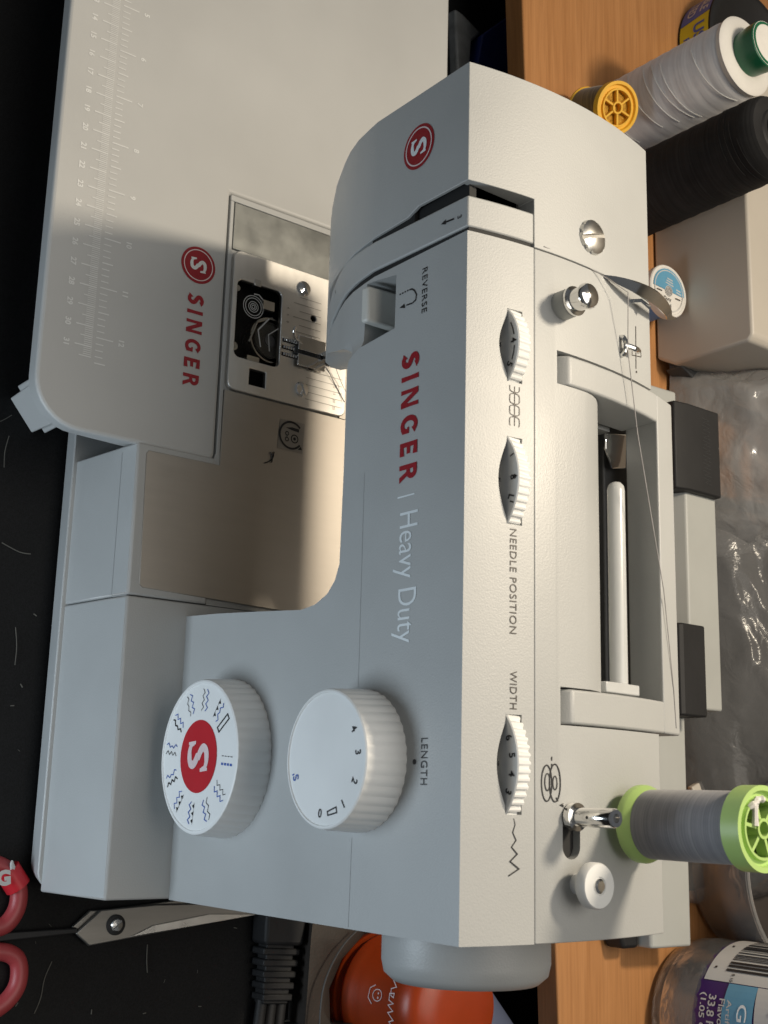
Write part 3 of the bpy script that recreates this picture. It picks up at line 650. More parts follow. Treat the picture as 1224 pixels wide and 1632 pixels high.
# ---- carry handle folded into the top
def htop(y): return .2 + crown(y) + .0002
def harm(x0, x1):
    ys = [.0430, .0440, .0455, .0485, .06, .075, .09, .10, .1105]
    L_ = []
    for y in ys:
        t = min(1, (y - .0430) / .0055); zt = htop(y) - .0085 * (1 - t) ** 2
        L_.append([V((x0, y, .180 - .06 * max(0, y - .085))), V((x1, y, .180 - .06 * max(0, y - .085))), V((x1, y, zt)), V((x0, y, zt))])
    return L_
hb = MB().loft(harm(-.2190, -.2066)); hb.loft(harm(-.0888, -.0760))
ys = [(.1098, .1735, .1984), (.1180, .1715, .1967), (.1252, .172, .1944)]
hb.prism([(-.2190, .1100, .1808), (-.2190, .1262, .1790), (-.2190, .1262, .1935), (-.2190, .1100, htop(.110))], (0, 0, 0), (.1430, 0, 0))
hb.build('carry_handle', 'plastic', sm, bevel=.0016, seg=3)

# ---- horizontal spool pin
sp_ = MB(); r = .0037; x0, x1 = -.1790, -.0935
sp_.lathe([(.0005, 0), (r * .6, .0006), (r * .9, .0018), (r, .004), (r, x1 - x0)], (x0, .0935, .1895), (1, 0, 0), 20)
sp_.prism([(-.0944, .0760, .1810), (-.0944, .0985, .1810), (-.0944, .0985, .1960), (-.0944, .0760, .1985)], (0, 0, 0), (.0042, 0, 0)); sp_.build('spool_pin', 'clear_pin', sm, bevel=.0005, smooth=35)
br = MB(); br.box((-.328, .1058, .132), (-.004, .1075, .1655)); br.box((-.328, .1058, .1656), (-.004, .1265, .1720)); br.box((-.128, .1058, .004), (-.004, .1275, .1318)); br.build('rear_cover', 'darkgrey', sm, bevel=.002)
lf = MB().prism([(-0.2033, 0.0983, 0.1800), (-0.2074, 0.1167, 0.1760), (-0.1923, 0.1182, 0.1740), (-0.1899, 0.1073, 0.1760), (-0.1961, 0.0985, 0.1800)], (0, 0, -.0012), (0, 0, 0)); lf.build('lifter_bracket', 'chrome', sm, bevel=.0008)

# ---- presser dial, guides, screws on top
def on_top(p, dz=0): return V((p[0], p[1], .2 + crown(p[1]) + dz))
c = on_top((-0.2386, 0.0446, 0.2064)); ax = (0, 0, 1)
pb = MB().lathe([(.0058, -.003), (.0058, .0055), (.0056, .0058)], c, ax, 28).build('pressure_peg_base', 'grey_case', sm)
pg = MB().lathe([(.0056, .0058), (.0060, .0062), (.0060, .0072), (.0046, .0076), (.0046, .0125), (.0052, .0130), (.0052, .0138), (.0046, .0150), (.0030, .0158), (.0001, .0160)], c, ax, 28).build('pressure_peg', 'chrome', pb)
c = on_top((-0.2734, 0.0623, 0.2062)); ap = Vector((.02, .06, 1))
cs = MB().lathe([(.0075, -.004), (.0075, -.0002), (.0071, .0014), (.0050, .0026), (.0001, .0030)], c, ap, 36).build('cover_screw', 'satin')
u = V((.88, .30, 0)).normalized(); v_ = V((-u.y, u.x, 0)); cc = c + V((0, 0, .0012))
cc2 = [MB().prism([cc + v_ * .009 + u * .0009, cc - v_ * .009 + u * .0009, cc - v_ * .009 - u * .0009, cc + v_ * .009 - u * .0009], (0, 0, 0), (0, 0, .004))]
for an in (35, 65, 120, 150, 215, 245, 300, 330):
    q = R_(an + 20); e = c + V((math.cos(q), math.sin(q), 0)) * .0076; cc2.append(MB().lathe([(.0009, -.004), (.0009, .004)], e, (0, 0, 1), 10))
cut(cs, cc2); attach(cs, sm)
# leaf shaped metal thread guide standing on the rear edge
g = MB(); spine = [on_top((-0.2592, 0.0714, 0.2056), .0010), on_top((-0.2589, 0.0798, 0.2046), .0090), on_top((-0.2593, 0.0893, 0.2032), .0125), on_top((-0.2607, 0.0982, 0.2014), .0110), on_top((-0.2624, 0.1063, 0.1994), .0075)]
A = V((-0.2555, 0.0651, 0.2112)); B_ = V((-0.2510, 0.0858, 0.2216))
loop1 = []; loop2 = []
for k in range(15):
    t = k / 14; y = .0700 + .0500 * t; z = .2058 + .0085 * math.sin(math.pi * min(1, t * 1.08)) ** .8 - .004 * t; x = -.2590 + .004 * t
    wv = .0042 * math.sin(math.pi * (t * .94 + .03)) ** .7
    loop1.append((V((x - .0004, y, z + .0004)), V((x + .0004, y, z + .0008)), V((x + wv, y - .001, z - wv * .55)), V((x + wv - .0006, y - .001, z - wv * .55 - .0006))))
g.loft([list(l) for l in loop1]); g.tube([(-.2545, .088, .200), (-.2540, .092, .2065), (-.2515, .096, .2075)], .0011, 8); g.build('thread_guide', 'chrome', sm, smooth=40)
c = on_top((-0.2316, 0.0822, 0.2043)); hk = MB().tube(smooth_path([c + V((-.004, -.001, -.001)), c + V((-.0035, -.001, .0015)), c + V((0, -.0005, .0026)), c + V((.0035, -.001, .0015)), c + V((.004, -.001, -.001))], 4), .0011, 8)
hk.tube(smooth_path([c + V((0, -.001, .0022)), c + V((.001, .003, .0040)), c + V((.001, .0065, .0030))], 4), .0012, 8); hk.build('bobbin_thread_guide', 'chrome', sm, smooth=40)
# bobbin winder spindle and stop
c = on_top((-0.0430, 0.0477, 0.2065)); c.z = .186
sd = MB().lathe([(.0040, 0), (.0040, .0205), (.0050, .0210), (.0050, .0236), (.0034, .0240), (.0034, .0410), (.0030, .0417), (.0016, .0417), (.0016, .0395), (.0001, .0395)], c, ax, 24).build('winder_spindle', 'chrome', sm)
dp = Print(lambda a, b, z=0: V((c.x + a, c.y - .00345, c.z + b))); dp.disc((0, .031), .0006, 10); dp.build('spindle_hole', 'black_print', sd)
c = on_top((-0.0197, 0.0500, 0.2065))
sto = MB().lathe([(.0036, -.002), (.0036, .0060), (.0074, .0062), (.0080, .0070), (.0080, .0100), (.0075, .0109), (.0032, .0111), (.0029, .0106), (.0001, .0106)], c, (0, 0, 1), 36).build('winder_stop', 'knob', sm)
ss = MB().lathe([(.0026, .0100), (.0026, .0112), (.0018, .0118), (.0001, .0119)], c, ax, 16).build('stop_screw', 'chrome', sto)
# hand wheel on the right end
hw = MB().lathe([(.0335, 0), (.0335, .013), (.0325, .0175), (.029, .0205), (.022, .0215), (.001, .0215)], (.0008, .0570, .1400), (1, 0, 0), 64); hw.build('hand_wheel', 'plastic', sm, smooth=40)
# upright spool pin for the lime spool
VP = V(((-0.0410, 0.0798, 0.2046)[0], (-0.0410, 0.0798, 0.2046)[1], .1985))
MB().lathe([(.0065, 0), (.0065, .002), (.0030, .0022), (.0030, .050), (.002, .052), (.0001, .0525)], VP, ax, 18).build('upright_spool_pin', 'cream', sm)

# ---- print on the machine
p = Print(front()); l0 = V((-0.2185, 0.0000, 0.1619)); l1 = V((-0.1662, 0.0000, 0.1625)); bold_letters(p, 'SINGER', l0.x, (l0.z + l1.z) / 2, l1.x - l0.x, .0105); p.build('maker_name', 'red', sm)
p = Print(front()); q0 = V((-0.1609, 0.0000, 0.1614)); q1 = V((-0.1608, 0.0000, 0.1717)); p.ribbon([(q0.x, q0.z), (q0.x, q1.z)], .0006)
a0 = V((-0.1545, 0.0000, 0.1628)); a1 = V((-0.1043, 0.0000, 0.1613)); p.text('Heavy Duty', a0.x, a0.z - .0031, a1.x - a0.x, .0142, -.002); p.build('model_name', 'pale_print', sm)
p = Print(front()); a0 = V((-0.2521, 0.0000, 0.1736)); a1 = V((-0.2332, 0.0000, 0.1739)); p.text('REVERSE', a0.x, a0.z, a1.x - a0.x, .0032, .004, spacing=1.15)
p.build('reverse_lettering', 'black_print', sm); p = Print(front())
a0 = V((-0.0692, 0.0000, 0.1785)); a1 = V((-0.0527, 0.0000, 0.1789)); p.text('LENGTH', a0.x, a0.z, a1.x - a0.x, .0036, .006, spacing=1.15); a0 = V((-0.0608, 0.0000, 0.1749)); p.disc((a0.x, a0.z), .0010, 16)
p.build('length_lettering', 'black_print', sm); p = Print(front())
u0 = V((-0.2456, 0.0000, 0.1597)); pts = [(-0.2458, 0.0000, 0.1657), (-0.2456, 0.0000, 0.1673), (-0.2445, 0.0000, 0.1689), (-0.2423, 0.0000, 0.1702), (-0.2402, 0.0000, 0.1698), (-0.2395, 0.0000, 0.1679), (-0.2397, 0.0000, 0.1640)]
p.ribbon([(q[0], q[2]) for q in pts], .00065)
for k in range(4):
    a_ = V((-0.2457, -0.0000, 0.1593)).lerp(V((-0.2458, 0.0000, 0.1657)), k / 4 + .03); b_ = V((-0.2457, -0.0000, 0.1593)).lerp(V((-0.2458, 0.0000, 0.1657)), k / 4 + .15); p.ribbon([(a_.x, a_.z), (b_.x, b_.z)], .00065)
e0 = (-0.2399, 0.0000, 0.1596); e1 = (-0.2408, 0.0000, 0.1627); e2 = (-0.2388, 0.0000, 0.1632); p.poly([(e0[0], e0[2]), (e1[0], e1[2]), (e2[0], e2[2])])
p.build('reverse_arrow', 'black_print', sm); p = Print(front())
a_ = V((-0.2667, 0.0000, 0.1922)); b_ = V((-0.2672, 0.0000, 0.1867)); p.ribbon([(a_.x, a_.z), (b_.x, b_.z)], .0008); e = V((-0.2672, 0.0000, 0.1844)); p.poly([(e.x, e.z), (e.x - .0011, e.z + .0030), (e.x + .0011, e.z + .0030)])
a_ = V((-0.2661, 0.0000, 0.1952)); p.text('3', a_.x - .0009, a_.z - .0010, None, .0024, .01)
p.build('threading_number', 'black_print', sm)
hk2 = Print(lambda a, b, z=0: V((a, .0225 - EPS + (b - .0802) * -.56, b)))
hk2.ribbon([(-.2722, .092), (-.2745, .090), (-.2748, .083), (-.2730, .079), (-.2705, .080), (-.2695, .086)], .0006); hk2.build('threading_arrow', 'black_print', sm)
# round badge on the face cover
cb = V((-0.3071, -0.0000, 0.1697)); rb = .0097
p = Print(front()); p.disc((cb.x, cb.z), rb, 40); bd = p.build('round_badge', 'red', sm)
p = Print(front(-.00008)); p.ring((cb.x, cb.z), rb * .83, .0006, 40); p.build('badge_ring', 'pink_print', bd)
p = Print(front(-.00008)); s_logo(p, cb.x, cb.z, .0098); p.build('badge_initial', 'pale_print', bd)
# top print
p = Print(top); a0 = V((-0.1453, 0.0190, 0.2039)); a1 = V((-0.1066, 0.0192, 0.2039)); p.text('NEEDLE POSITION', a0.x, a0.y, a1.x - a0.x, .0030, .002, spacing=1.1)
p.build('needle_position_lettering', 'brown_print', sm); p = Print(top)
a0 = V((-0.0933, 0.0192, 0.2039)); a1 = V((-0.0797, 0.0193, 0.2039)); p.text('WIDTH', a0.x, a0.y, a1.x - a0.x, .0030, .002, spacing=1.1)
p.build('width_lettering', 'brown_print', sm); p = Print(top)
tt = lambda l: [(q[0], q[1]) for q in l]
p.ribbon(tt([(-0.0421, 0.0210, 0.2042), (-0.0400, 0.0216, 0.2043), (-0.0373, 0.0206, 0.2041), (-0.0347, 0.0220, 0.2043), (-0.0324, 0.0201, 0.2041), (-0.0301, 0.0225, 0.2044), (-0.0276, 0.0195, 0.2040), (-0.0251, 0.0232, 0.2045), (-0.0228, 0.0189, 0.2039)]), [.0002, .0003, .0004, .0004, .0004, .0005, .0005, .0005, .0005])
p.build('zigzag_symbol', 'black_print', sm); p = Print(top)
xa, xb = (-0.2004, 0.0209, 0.2042)[0], (-0.1848, 0.0210, 0.2042)[0]
ym = V((-0.1920, 0.0209, 0.2042)).y
p.ribbon([(xa, ym), (xb, ym)], .0003); nb = 4
for s_ in (-1, 1):
    pts = []
    for k in range(nb):
        L0 = xa + (xb - xa) * (k - .38) / (nb - .6); L1 = xa + (xb - xa) * (k + .52) / (nb - .6)
        for t in range(19):
            f = t / 18; off = .0003 + .0019 * max(0, 1 - abs(2 * f - 1) ** 5) ** .6; x_ = L0 + (L1 - L0) * f
            if xa - .0003 <= x_ <= xb + .0003: pts.append((x_, ym + s_ * off))
    p.ribbon(pts, .0003)
    for k in range(nb):
        x_ = xa + (xb - xa) * (k + .57) / (nb - .6)
        if x_ < xb: p.ribbon([(x_, ym), (x_, ym + s_ * .0006)], .0003)
p.build('tension_symbol', 'brown_print', sm)
p = Print(top)
p.ribbon(tt([(-0.0639, 0.0380, 0.2060), (-0.0625, 0.0380, 0.2060)]), .0005); p.ribbon(tt([(-0.0614, 0.0380, 0.2060), (-0.0601, 0.0380, 0.2060)]), .0005)
ca, cb_ = V((-0.0545, 0.0356, 0.2059)), V((-0.0547, 0.0395, 0.2061))
p.ring((ca.x, ca.y), .0063, .0005, 32, ry=.0024); p.ring((cb_.x, cb_.y), .0066, .0005, 32, ry=.0026); p.ring((ca.x - .0004, ca.y + .0003), .0030, .0004, 24, ry=.0012); p.ring((cb_.x, cb_.y), .0024, .0004, 20, ry=.0010)
p.ribbon(tt([(-0.0496, 0.0400, 0.2062), (-0.0483, 0.0409, 0.2062)]), .0005); p.poly(tt([(-0.0470, 0.0415, 0.2062), (-0.0477, 0.0434, 0.2063), (-0.0462, 0.0437, 0.2063)]))
p.build('winder_symbol', 'black_print', sm)
p = Print(top); p.ribbon(tt([(-0.2441, 0.0928, 0.2025), (-0.2250, 0.0923, 0.2026)]), .0004); p.ribbon(tt([(-0.2327, 0.0894, 0.2031), (-0.2341, 0.0966, 0.2017), (-0.2316, 0.0968, 0.2017), (-0.2302, 0.0895, 0.2031)]), .0003, True); p.disc(tt([(-0.2237, 0.0926, 0.2025)])[0], .0005, 10); p.build('thread_path_symbol', 'brown_print', sm)
# ================================================================== EXTENSION TABLE
et_ = thing('extension_table', 'flat grey extension table with white ruler and red lettering, fitted round the machine arm', 'extension table', (-.50, .03, ZD))
out = []
xe, yf, yk, R0 = -.2107, -.0860, .1600, .0235
out += [(-.80, yk), (-.80, yf)]
for k in range(9): q = R_(-90 + 90 * k / 8); out.append((xe - R0 + R0 * math.cos(q), yf + R0 + R0 * math.sin(q)))
for k in range(4): q = R_(90 * k / 3); out.append((xe - .003 + .003 * math.cos(q), .0072 + .003 * math.sin(q)))
out += [(-.3568, .0104), (-.3568, .1142), (-.2107, .1142), (-.2107, yk)]
def inset(l, d_):
    P_ = []
    for x, y in l: P_.append((x + (-d_ if x > -.3 and y < .0 else 0), y + (d_ if y < -.03 else 0)))
    return P_
tb = MB().loft([[V((x, y, -.0165)) for x, y in inset(out, .003)], [V((x, y, 0)) for x, y in out]]); tb.build('table_top', 'plastic_table', et_, bevel=.0020, seg=3)
tr = MB(); tr.prism([(-.2085, .0132, 0), (-.2085, .0075, 0), (-.2107, .0098, 0), (-.214, .0108, 0), (-.2150, .0132, 0)], (0, 0, -.003), (0, 0, -.0002)); tr.build('corner_trim', 'plastic', et_)
L0 = V((-0.2434, -0.0690, -0.0750)); L1 = V((-0.2276, -0.0560, -0.0750)); dv = (L1 - L0).normalized(); iv = V((-dv.y, dv.x, 0))
lg = MB(); lg.loft([[L0, L1, L1 + iv * .016, L0 + iv * .016], [L0 + V((0, 0, .058)) - dv * .002, L1 + V((0, 0, .058)) + dv * .002, L1 + iv * .02 + V((0, 0, .058)) + dv * .002, L0 + iv * .02 + V((0, 0, .058)) - dv * .002]])
lg.prism([L0 - dv * .0035 + iv * .004, L0 + iv * .004, L0 + iv * .012, L0 - dv * .0035 + iv * .012], (0, 0, .006), (0, 0, .058)); lg.prism([L1 + dv * .0035 + iv * .004, L1 + iv * .004, L1 + iv * .012, L1 + dv * .0035 + iv * .012], (0, 0, .004), (0, 0, .058))
lg.build('leg', 'plastic_table', et_, bevel=.0006)
for x, y in ((-.74, -.06), (-.74, .12), (-.26, .12)):
    lg = MB(); lg.box((x, y, ZD), (x + .02, y + .02, -.0165)); lg.build('leg', 'plastic_table', et_, bevel=.001)
p = Print(flat(0)); x31 = V((-0.2527, -0.0618, 0.0000)).x; yr = V((-0.2529, -0.0598, 0.0000)).y; cm = .01009
def tick(x, l, w=.00022): p.ribbon([(x, yr), (x, yr - l)], w)
for k in range(100, 316):
    x = x31 + (k / 10 - 31) * cm
    tick(x, .0088 if k % 10 == 0 else (.0062 if k % 5 == 0 else .0042), .0006 if k % 10 == 0 else (.0005 if k % 5 == 0 else .00034))
xi0 = V((-0.2581, -0.0567, 0.0000)).x; inch = .0254 * 1.009
for k in range(4 * 8, 12 * 8 + 5):
    x = xi0 + (k / 8 - 12) * inch; l = .0088 if k % 8 == 0 else (.0056 if k % 4 == 0 else .0040)
    p.ribbon([(x, yr + .0018), (x, yr + .0018 + l)], .0006 if k % 4 == 0 else .0005)
for k in range(10, 32): p.text(str(k), x31 + (k - 31) * cm, yr - .0128, None, .0030, .035, center=True)
for k in range(5, 13): p.text(str(k), xi0 + (k - 12) * inch, yr + .0150, None, .0030, .035, center=True)
p.build('ruler_print', 'white_print', et_)
cb = V((-0.3107, -0.0059, 0.0000)); p = Print(flat(0)); p.disc((cb.x, cb.y), .0099, 40); bd = p.build('round_badge', 'red', et_)
p = Print(flat(.00008)); p.ring((cb.x, cb.y), .0082, .0005, 40); p.build('badge_ring', 'pink_print', bd)
p = Print(flat(.00008)); s_logo(p, cb.x, cb.y, .0093); p.build('badge_initial', 'white_print', bd)
p = Print(flat(0)); l0 = V((-0.2946, -0.0106, 0.0000)); l1 = V((-0.2453, -0.0100, 0.0000)); bold_letters(p, 'SINGER', l0.x, l0.y, l1.x - l0.x, .0090); p.build('maker_name', 'red', et_)

# ================================================================== THREAD SPOOL ON THE MACHINE
ls = thing('thread_spool', 'lime green spool of grey thread standing on the machine\'s upright pin', 'thread spool', VP)
zb_ = VP.z + .0125
def spool(root, base, fl, body, R1, R2, h, fh_, wound_to=None):
    f = MB().lathe([(.0032, 0), (R1 * .97, 0), (R1, .0006), (R1, fh_ - .001), (R1 * .97, fh_), (R2 * .98, fh_ + .002), (R2 * .9, fh_ + .0022), (.0032, fh_ + .0022)], base, (0, 0, 1), 48); f.build('flange', fl, root)
    return f
spool(ls, V((VP.x, VP.y, zb_)), 'lime', None, .0142, .0126, 0, .0036)

Hs = .0530
th = MB().lathe([(.0122, .0050), (.0125, .0062), (.0126, Hs * .5), (.0125, Hs - .008), (.0122, Hs - .0065)], (VP.x, VP.y, zb_), (0, 0, 1), 64); th.build('wound_thread', 'thread_grey', ls, smooth=40)
def spoked_flange(root, c, R, fl, nsp, t=.005, rib=.0012):
    f = MB().lathe([(R * .93, t * .2), (R, 0), (R, t), (R * .88, t), (R * .84, t - .0018), (R * .74, t - .0018), (R * .72, t - .0002), (R * .66, t - .0002), (R * .66, 0)], c, (0, 0, 1), 48)
    f.f = [q for q in f.f if len(q) == 4]; n = 48; k = 9
    for i in range(n): f.f.append([i, (i + 1) % n, (k - 1) * n + (i + 1) % n, (k - 1) * n + i])
    f.build('flange', fl, root, smooth=30)
    h = MB().lathe([(R * .17, 0), (R * .24, 0), (R * .24, t), (R * .17, t)], c, (0, 0, 1), 24); h.f = [q for q in h.f if len(q) == 4]
    for i in range(24): h.f.append([i, (i + 1) % 24, 72 + (i + 1) % 24, 72 + i])
    h.build('hub', fl, root)
    for i in range(nsp):
        q = 2 * math.pi * i / nsp + .35; u = V((math.cos(q), math.sin(q), 0)); v_ = V((-u.y, u.x, 0)); c_ = V(c)
        MB().prism([c_ + u * R * .23 + v_ * rib * .5, c_ + u * R * .67 + v_ * rib * .5, c_ + u * R * .67 - v_ * rib * .5, c_ + u * R * .23 - v_ * rib * .5], (0, 0, t * .3), (0, 0, t - .0006)).build('spoke', fl, root)
    MB().lathe([(R * .68, -.0002), (.001, -.0002), (.001, t * .1), (R * .68, t * .1)], c, (0, 0, 1), 32).build('web', fl, root)
spoked_flange(ls, (VP.x, VP.y, zb_ + Hs - .0062), .0145, 'lime', 6, .0072)
rag = MB()
for i in range(2):
    q = (R_(200), R_(70))[i]; pts = [V((VP.x + .0098 * math.cos(q + a_), VP.y + .0098 * math.sin(q + a_), zb_ + Hs + .0006 + .0006 * math.sin(9 * a_))) for a_ in [-.45 + .09 * k for k in range(11)]]
    rag.tube(pts, [.0006 + .0008 * abs(math.sin(k * 1.3)) for k in range(11)], 7)
rag.tube([V((VP.x - .0095, VP.y - .004, zb_ + Hs + .0006)), V((VP.x - .005, VP.y - .0045, zb_ + Hs + .0008)), V((VP.x - .001, VP.y - .0045, zb_ + Hs + .0006))], [.0013, .0010, .0013], 7)
rag.build('torn_label', 'paper', ls)

# thread running along the handle to the guides and down to the needle
thp = [V((VP.x, VP.y + .0125, zb_ + .010)), V((VP.x - .006, .1120, .184)), V((-.0640, .1240, .172)), V((-.0770, .1266, .1800)), V((-.0780, .1266, .1900)), V((-0.0790, 0.1217, 0.1951)), V((-0.0942, 0.1200, 0.1957)), V((-0.1342, 0.1099, 0.2000)), V((-0.1663, 0.0988, 0.2030)), V((-0.1956, 0.0885, 0.2060)), V((-0.2285, 0.0813, 0.2080)), V((-0.2515, 0.0766, 0.2127))]
tm = MB().tube(thp, .00022, 5); tm.tube(smooth_path([thp[-1], V((-.2600, .060, .206)), V((-.2612, .035, .2060))], 5), .00018, 5); o = tm.build('loose_thread', 'thread_grey'); tag(o, 'thin grey thread pulled from the lime spool along the carry handle to the metal guides', 'thread')
M['thread_plain'] = mat('pale_grey_thread', (.34, .33, .33), .7, var=(200, .15)); o.data.materials[0] = M['thread_plain']
tm = MB()
for pts in ([(-0.2788, 0.0685, 0.0040), (-0.2748, 0.0727, 0.0030), (-0.2698, 0.0775, 0.0030), (-0.2641, 0.0827, 0.0020), (-0.2573, 0.0869, 0.0030)], [(-0.2788, 0.0685, 0.0040), (-0.2727, 0.0764, 0.0020), (-0.2666, 0.0809, 0.0020), (-0.2580, 0.0876, 0.0020)], [(-0.2761, 0.0772, 0.0060), (-0.2711, 0.0806, 0.0050), (-0.2668, 0.0841, 0.0040), (-0.2623, 0.0853, 0.0060)]): tm.tube(smooth_path(pts, 5), .00017, 5)
o = tm.build('thread_tail', 'thread_plain'); tag(o, 'loose thread tails lying across the needle plate', 'thread')
tm = MB()
tm.tube(smooth_path([(-0.2214, 0.0446, 0.0010), (-0.2183, 0.0441, 0.0008), (-0.2160, 0.0423, 0.0008), (-0.2144, 0.0393, 0.0008)], 5), .00035, 5); tm.tube(smooth_path([(-0.2210, 0.0423, 0.0010), (-0.2179, 0.0438, 0.0008), (-0.2155, 0.0435, 0.0008)], 5), .00030, 5)
o = tm.build('thread_scrap', 'rubber'); tag(o, 'tiny black thread scrap beside the sticker on the steel bed', 'thread scrap')

# ================================================================== THINGS ON THE DESK
sc_ = thing('scissors', 'scissors with coral red finger loops and steel blades beside the machine base', 'scissors', (0.0178, 0.0103, -0.0750))
zs = ZD + .0045
def pk_(pts): return [(q[0], q[1], zs) for q in pts]
b1 = MB().prism(pk_([(0.0207, -0.0125, -0.0705), (0.0269, -0.0050, -0.0705), (0.0227, 0.0295, -0.0705), (0.0150, 0.0955, -0.0705), (0.0104, 0.1179, -0.0705), (0.0087, 0.0931, -0.0705), (0.0083, 0.0302, -0.0705), (0.0101, -0.0000, -0.0705)]), (0, 0, 0), (0, 0, .0022)); b1.build('blade', 'blade', sc_, bevel=.0006)
gd_ = MB().prism([(q[0], q[1], zs + .0023) for q in [(0.0234, 0.0172, -0.0705), (0.0198, 0.0512, -0.0705), (0.0150, 0.0943, -0.0705), (0.0139, 0.0621, -0.0705), (0.0184, 0.0292, -0.0705)]], (0, 0, 0), (0, 0, .0005)); gd_.build('ground_edge', 'satin', sc_, bevel=.0003)
b2 = MB().prism(pk_([(0.0180, -0.0134, -0.0705), (0.0103, -0.0044, -0.0705), (0.0105, 0.0027, -0.0705), (0.0060, 0.0502, -0.0705), (0.0101, 0.0505, -0.0705), (0.0145, -0.0024, -0.0705), (0.0196, -0.0106, -0.0705)]), (0, 0, -.0026), (0, 0, -.0004)); b2.build('blade', 'blade', sc_, bevel=.0005)
ps = V((0.0174, 0.0084, -0.0683)); wr = MB().lathe([(.0050, 0), (.0050, .0008), (.0043, .0011), (.0001, .0011)], ps, (0, 0, 1), 28); wr.build('washer', 'rubber', sc_)
scw = MB().lathe([(.0032, .0008), (.0032, .0018), (.0027, .0024), (.0001, .0025)], ps, (0, 0, 1), 24).build('pivot_screw', 'chrome')
u = V((.55, -.62, 0)).normalized(); v_ = V((-u.y, u.x, 0)); cc = ps + V((0, 0, .0018)); cut(scw, [MB().prism([cc + u * .005 + v_ * .0004, cc - u * .005 + v_ * .0004, cc - u * .005 - v_ * .0004, cc + u * .005 - v_ * .0004], (0, 0, 0), (0, 0, .004))]); attach(scw, sc_)
def loop(pts, nm):
    path = smooth_path([(q[0], q[1], ZD + .0055) for q in pts], 8); t_ = MB().tube(path, [.0042] * len(path), 14); t_.build(nm, 'pinkred', sc_, smooth=50)
loop([(0.0203, -0.0664, -0.0750), (0.0174, -0.0547, -0.0750), (0.0148, -0.0476, -0.0750), (0.0077, -0.0433, -0.0750), (-0.0010, -0.0435, -0.0750), (-0.0089, -0.0487, -0.0750), (-0.0128, -0.0577, -0.0750), (-0.0114, -0.0667, -0.0750)], 'finger_loop')
loop([(0.0260, -0.0644, -0.0750), (0.0270, -0.0552, -0.0750), (0.0283, -0.0456, -0.0750), (0.0328, -0.0402, -0.0750), (0.0422, -0.0396, -0.0750), (0.0495, -0.0441, -0.0750), (0.0545, -0.0525, -0.0750), (0.0561, -0.0598, -0.0750)], 'finger_loop')
sh = MB().prism(pk_([(0.0193, -0.0667, -0.0705), (0.0181, -0.0114, -0.0705), (0.0207, -0.0112, -0.0705), (0.0237, -0.0662, -0.0705)]), (0, 0, -.001), (0, 0, .002)); sh.build('shank', 'rubber', sc_, bevel=.0006)
wq = [(-0.0075, -0.0510, -0.0750), (-0.0115, -0.0455, -0.0750), (-0.0053, -0.0411, -0.0750), (-0.0014, -0.0482, -0.0750)]
wr_ = MB(); q0 = V((-0.0049, -0.0498, -0.0750)); q1 = V((-0.0074, -0.0435, -0.0750)); dd = (q1 - q0)
wr_.tube([(V((-0.0101, -0.0500, -0.0750)) + V((0, 0, .0055))), (V((-0.0018, -0.0436, -0.0750)) + V((0, 0, .0055)))], .0062, 12); wr_.build('wrapped_sticker', 'red_bright', sc_, smooth=40)
gz = ZD + .0118; g0_ = V((-0.0065, -0.0537, -0.0632))
gz2 = gz + .0002; gp = Print(lambda a, b, z=0: V((a, b, gz2))); gp.text('G', g0_.x, g0_.y, None, .0074, .06, center=True, ang=R_(96)); gp.build('sticker_initial', 'label_white', sc_)
tl = MB(); tl.tube([V((-0.0100, -0.0485, -0.0655)), V((-0.0128, -0.0504, -0.0630)), V((-0.0143, -0.0509, -0.0620))], [.0016, .0010, .0005], 7); tl.build('sticker_tail', 'label_white', sc_)

lm = MB(); rnd = random.Random(4)
for px in ([(0.0339, -0.0211, -0.0750), (0.0418, -0.0242, -0.0750), (0.0503, -0.0253, -0.0750), (0.0572, -0.0279, -0.0750)], [(-0.1263, -0.0550, -0.0750), (-0.1170, -0.0535, -0.0750), (-0.1076, -0.0535, -0.0750)], [(-0.1679, -0.0662, -0.0750), (-0.1645, -0.0567, -0.0750), (-0.1643, -0.0507, -0.0750)], [(-0.2301, -0.0730, -0.0750), (-0.2319, -0.0706, -0.0750), (-0.2346, -0.0675, -0.0750)], [(-0.2235, -0.0678, -0.0750), (-0.2148, -0.0692, -0.0750), (-0.2066, -0.0688, -0.0750)], [(0.0284, 0.0302, -0.0750), (0.0360, 0.0304, -0.0750), (0.0421, 0.0312, -0.0750)]):
    path = smooth_path([V(q) + V((0, 0, .0006)) for q in px], 4); lm.tube(path, .00022 + .0001 * rnd.random(), 5)
for px in ([(0.0517, -0.0365, -0.0750)], [(0.0615, 0.0320, -0.0750)], [(0.0608, 0.0641, -0.0750)], [(0.0220, 0.0815, -0.0750)], [(0.0598, 0.0019, -0.0750)], [(-0.0875, -0.0538, -0.0750)], [(-0.1342, -0.0462, -0.0750)], [(-0.0986, -0.0497, -0.0750)]):
    q = V(px[0]); aa = rnd.random() * 6; lm.tube([q + V((0, 0, .0004)), q + V((math.cos(aa) * .0022, math.sin(aa) * .0018, .0008))], .0003, 5)
for k in range(45):
    q = V((rnd.uniform(-.3, .09), rnd.uniform(-.16, .1), ZD + .0004)); aa = rnd.random() * 6; l_ = rnd.uniform(.0006, .003); lm.tube([q, q + V((math.cos(aa) * l_, math.sin(aa) * l_, .0002))], .00010, 4)
stuff(tag(lm.build('lint', 'lint'), 'pale lint and thread fibres scattered on the black desk', 'lint'))

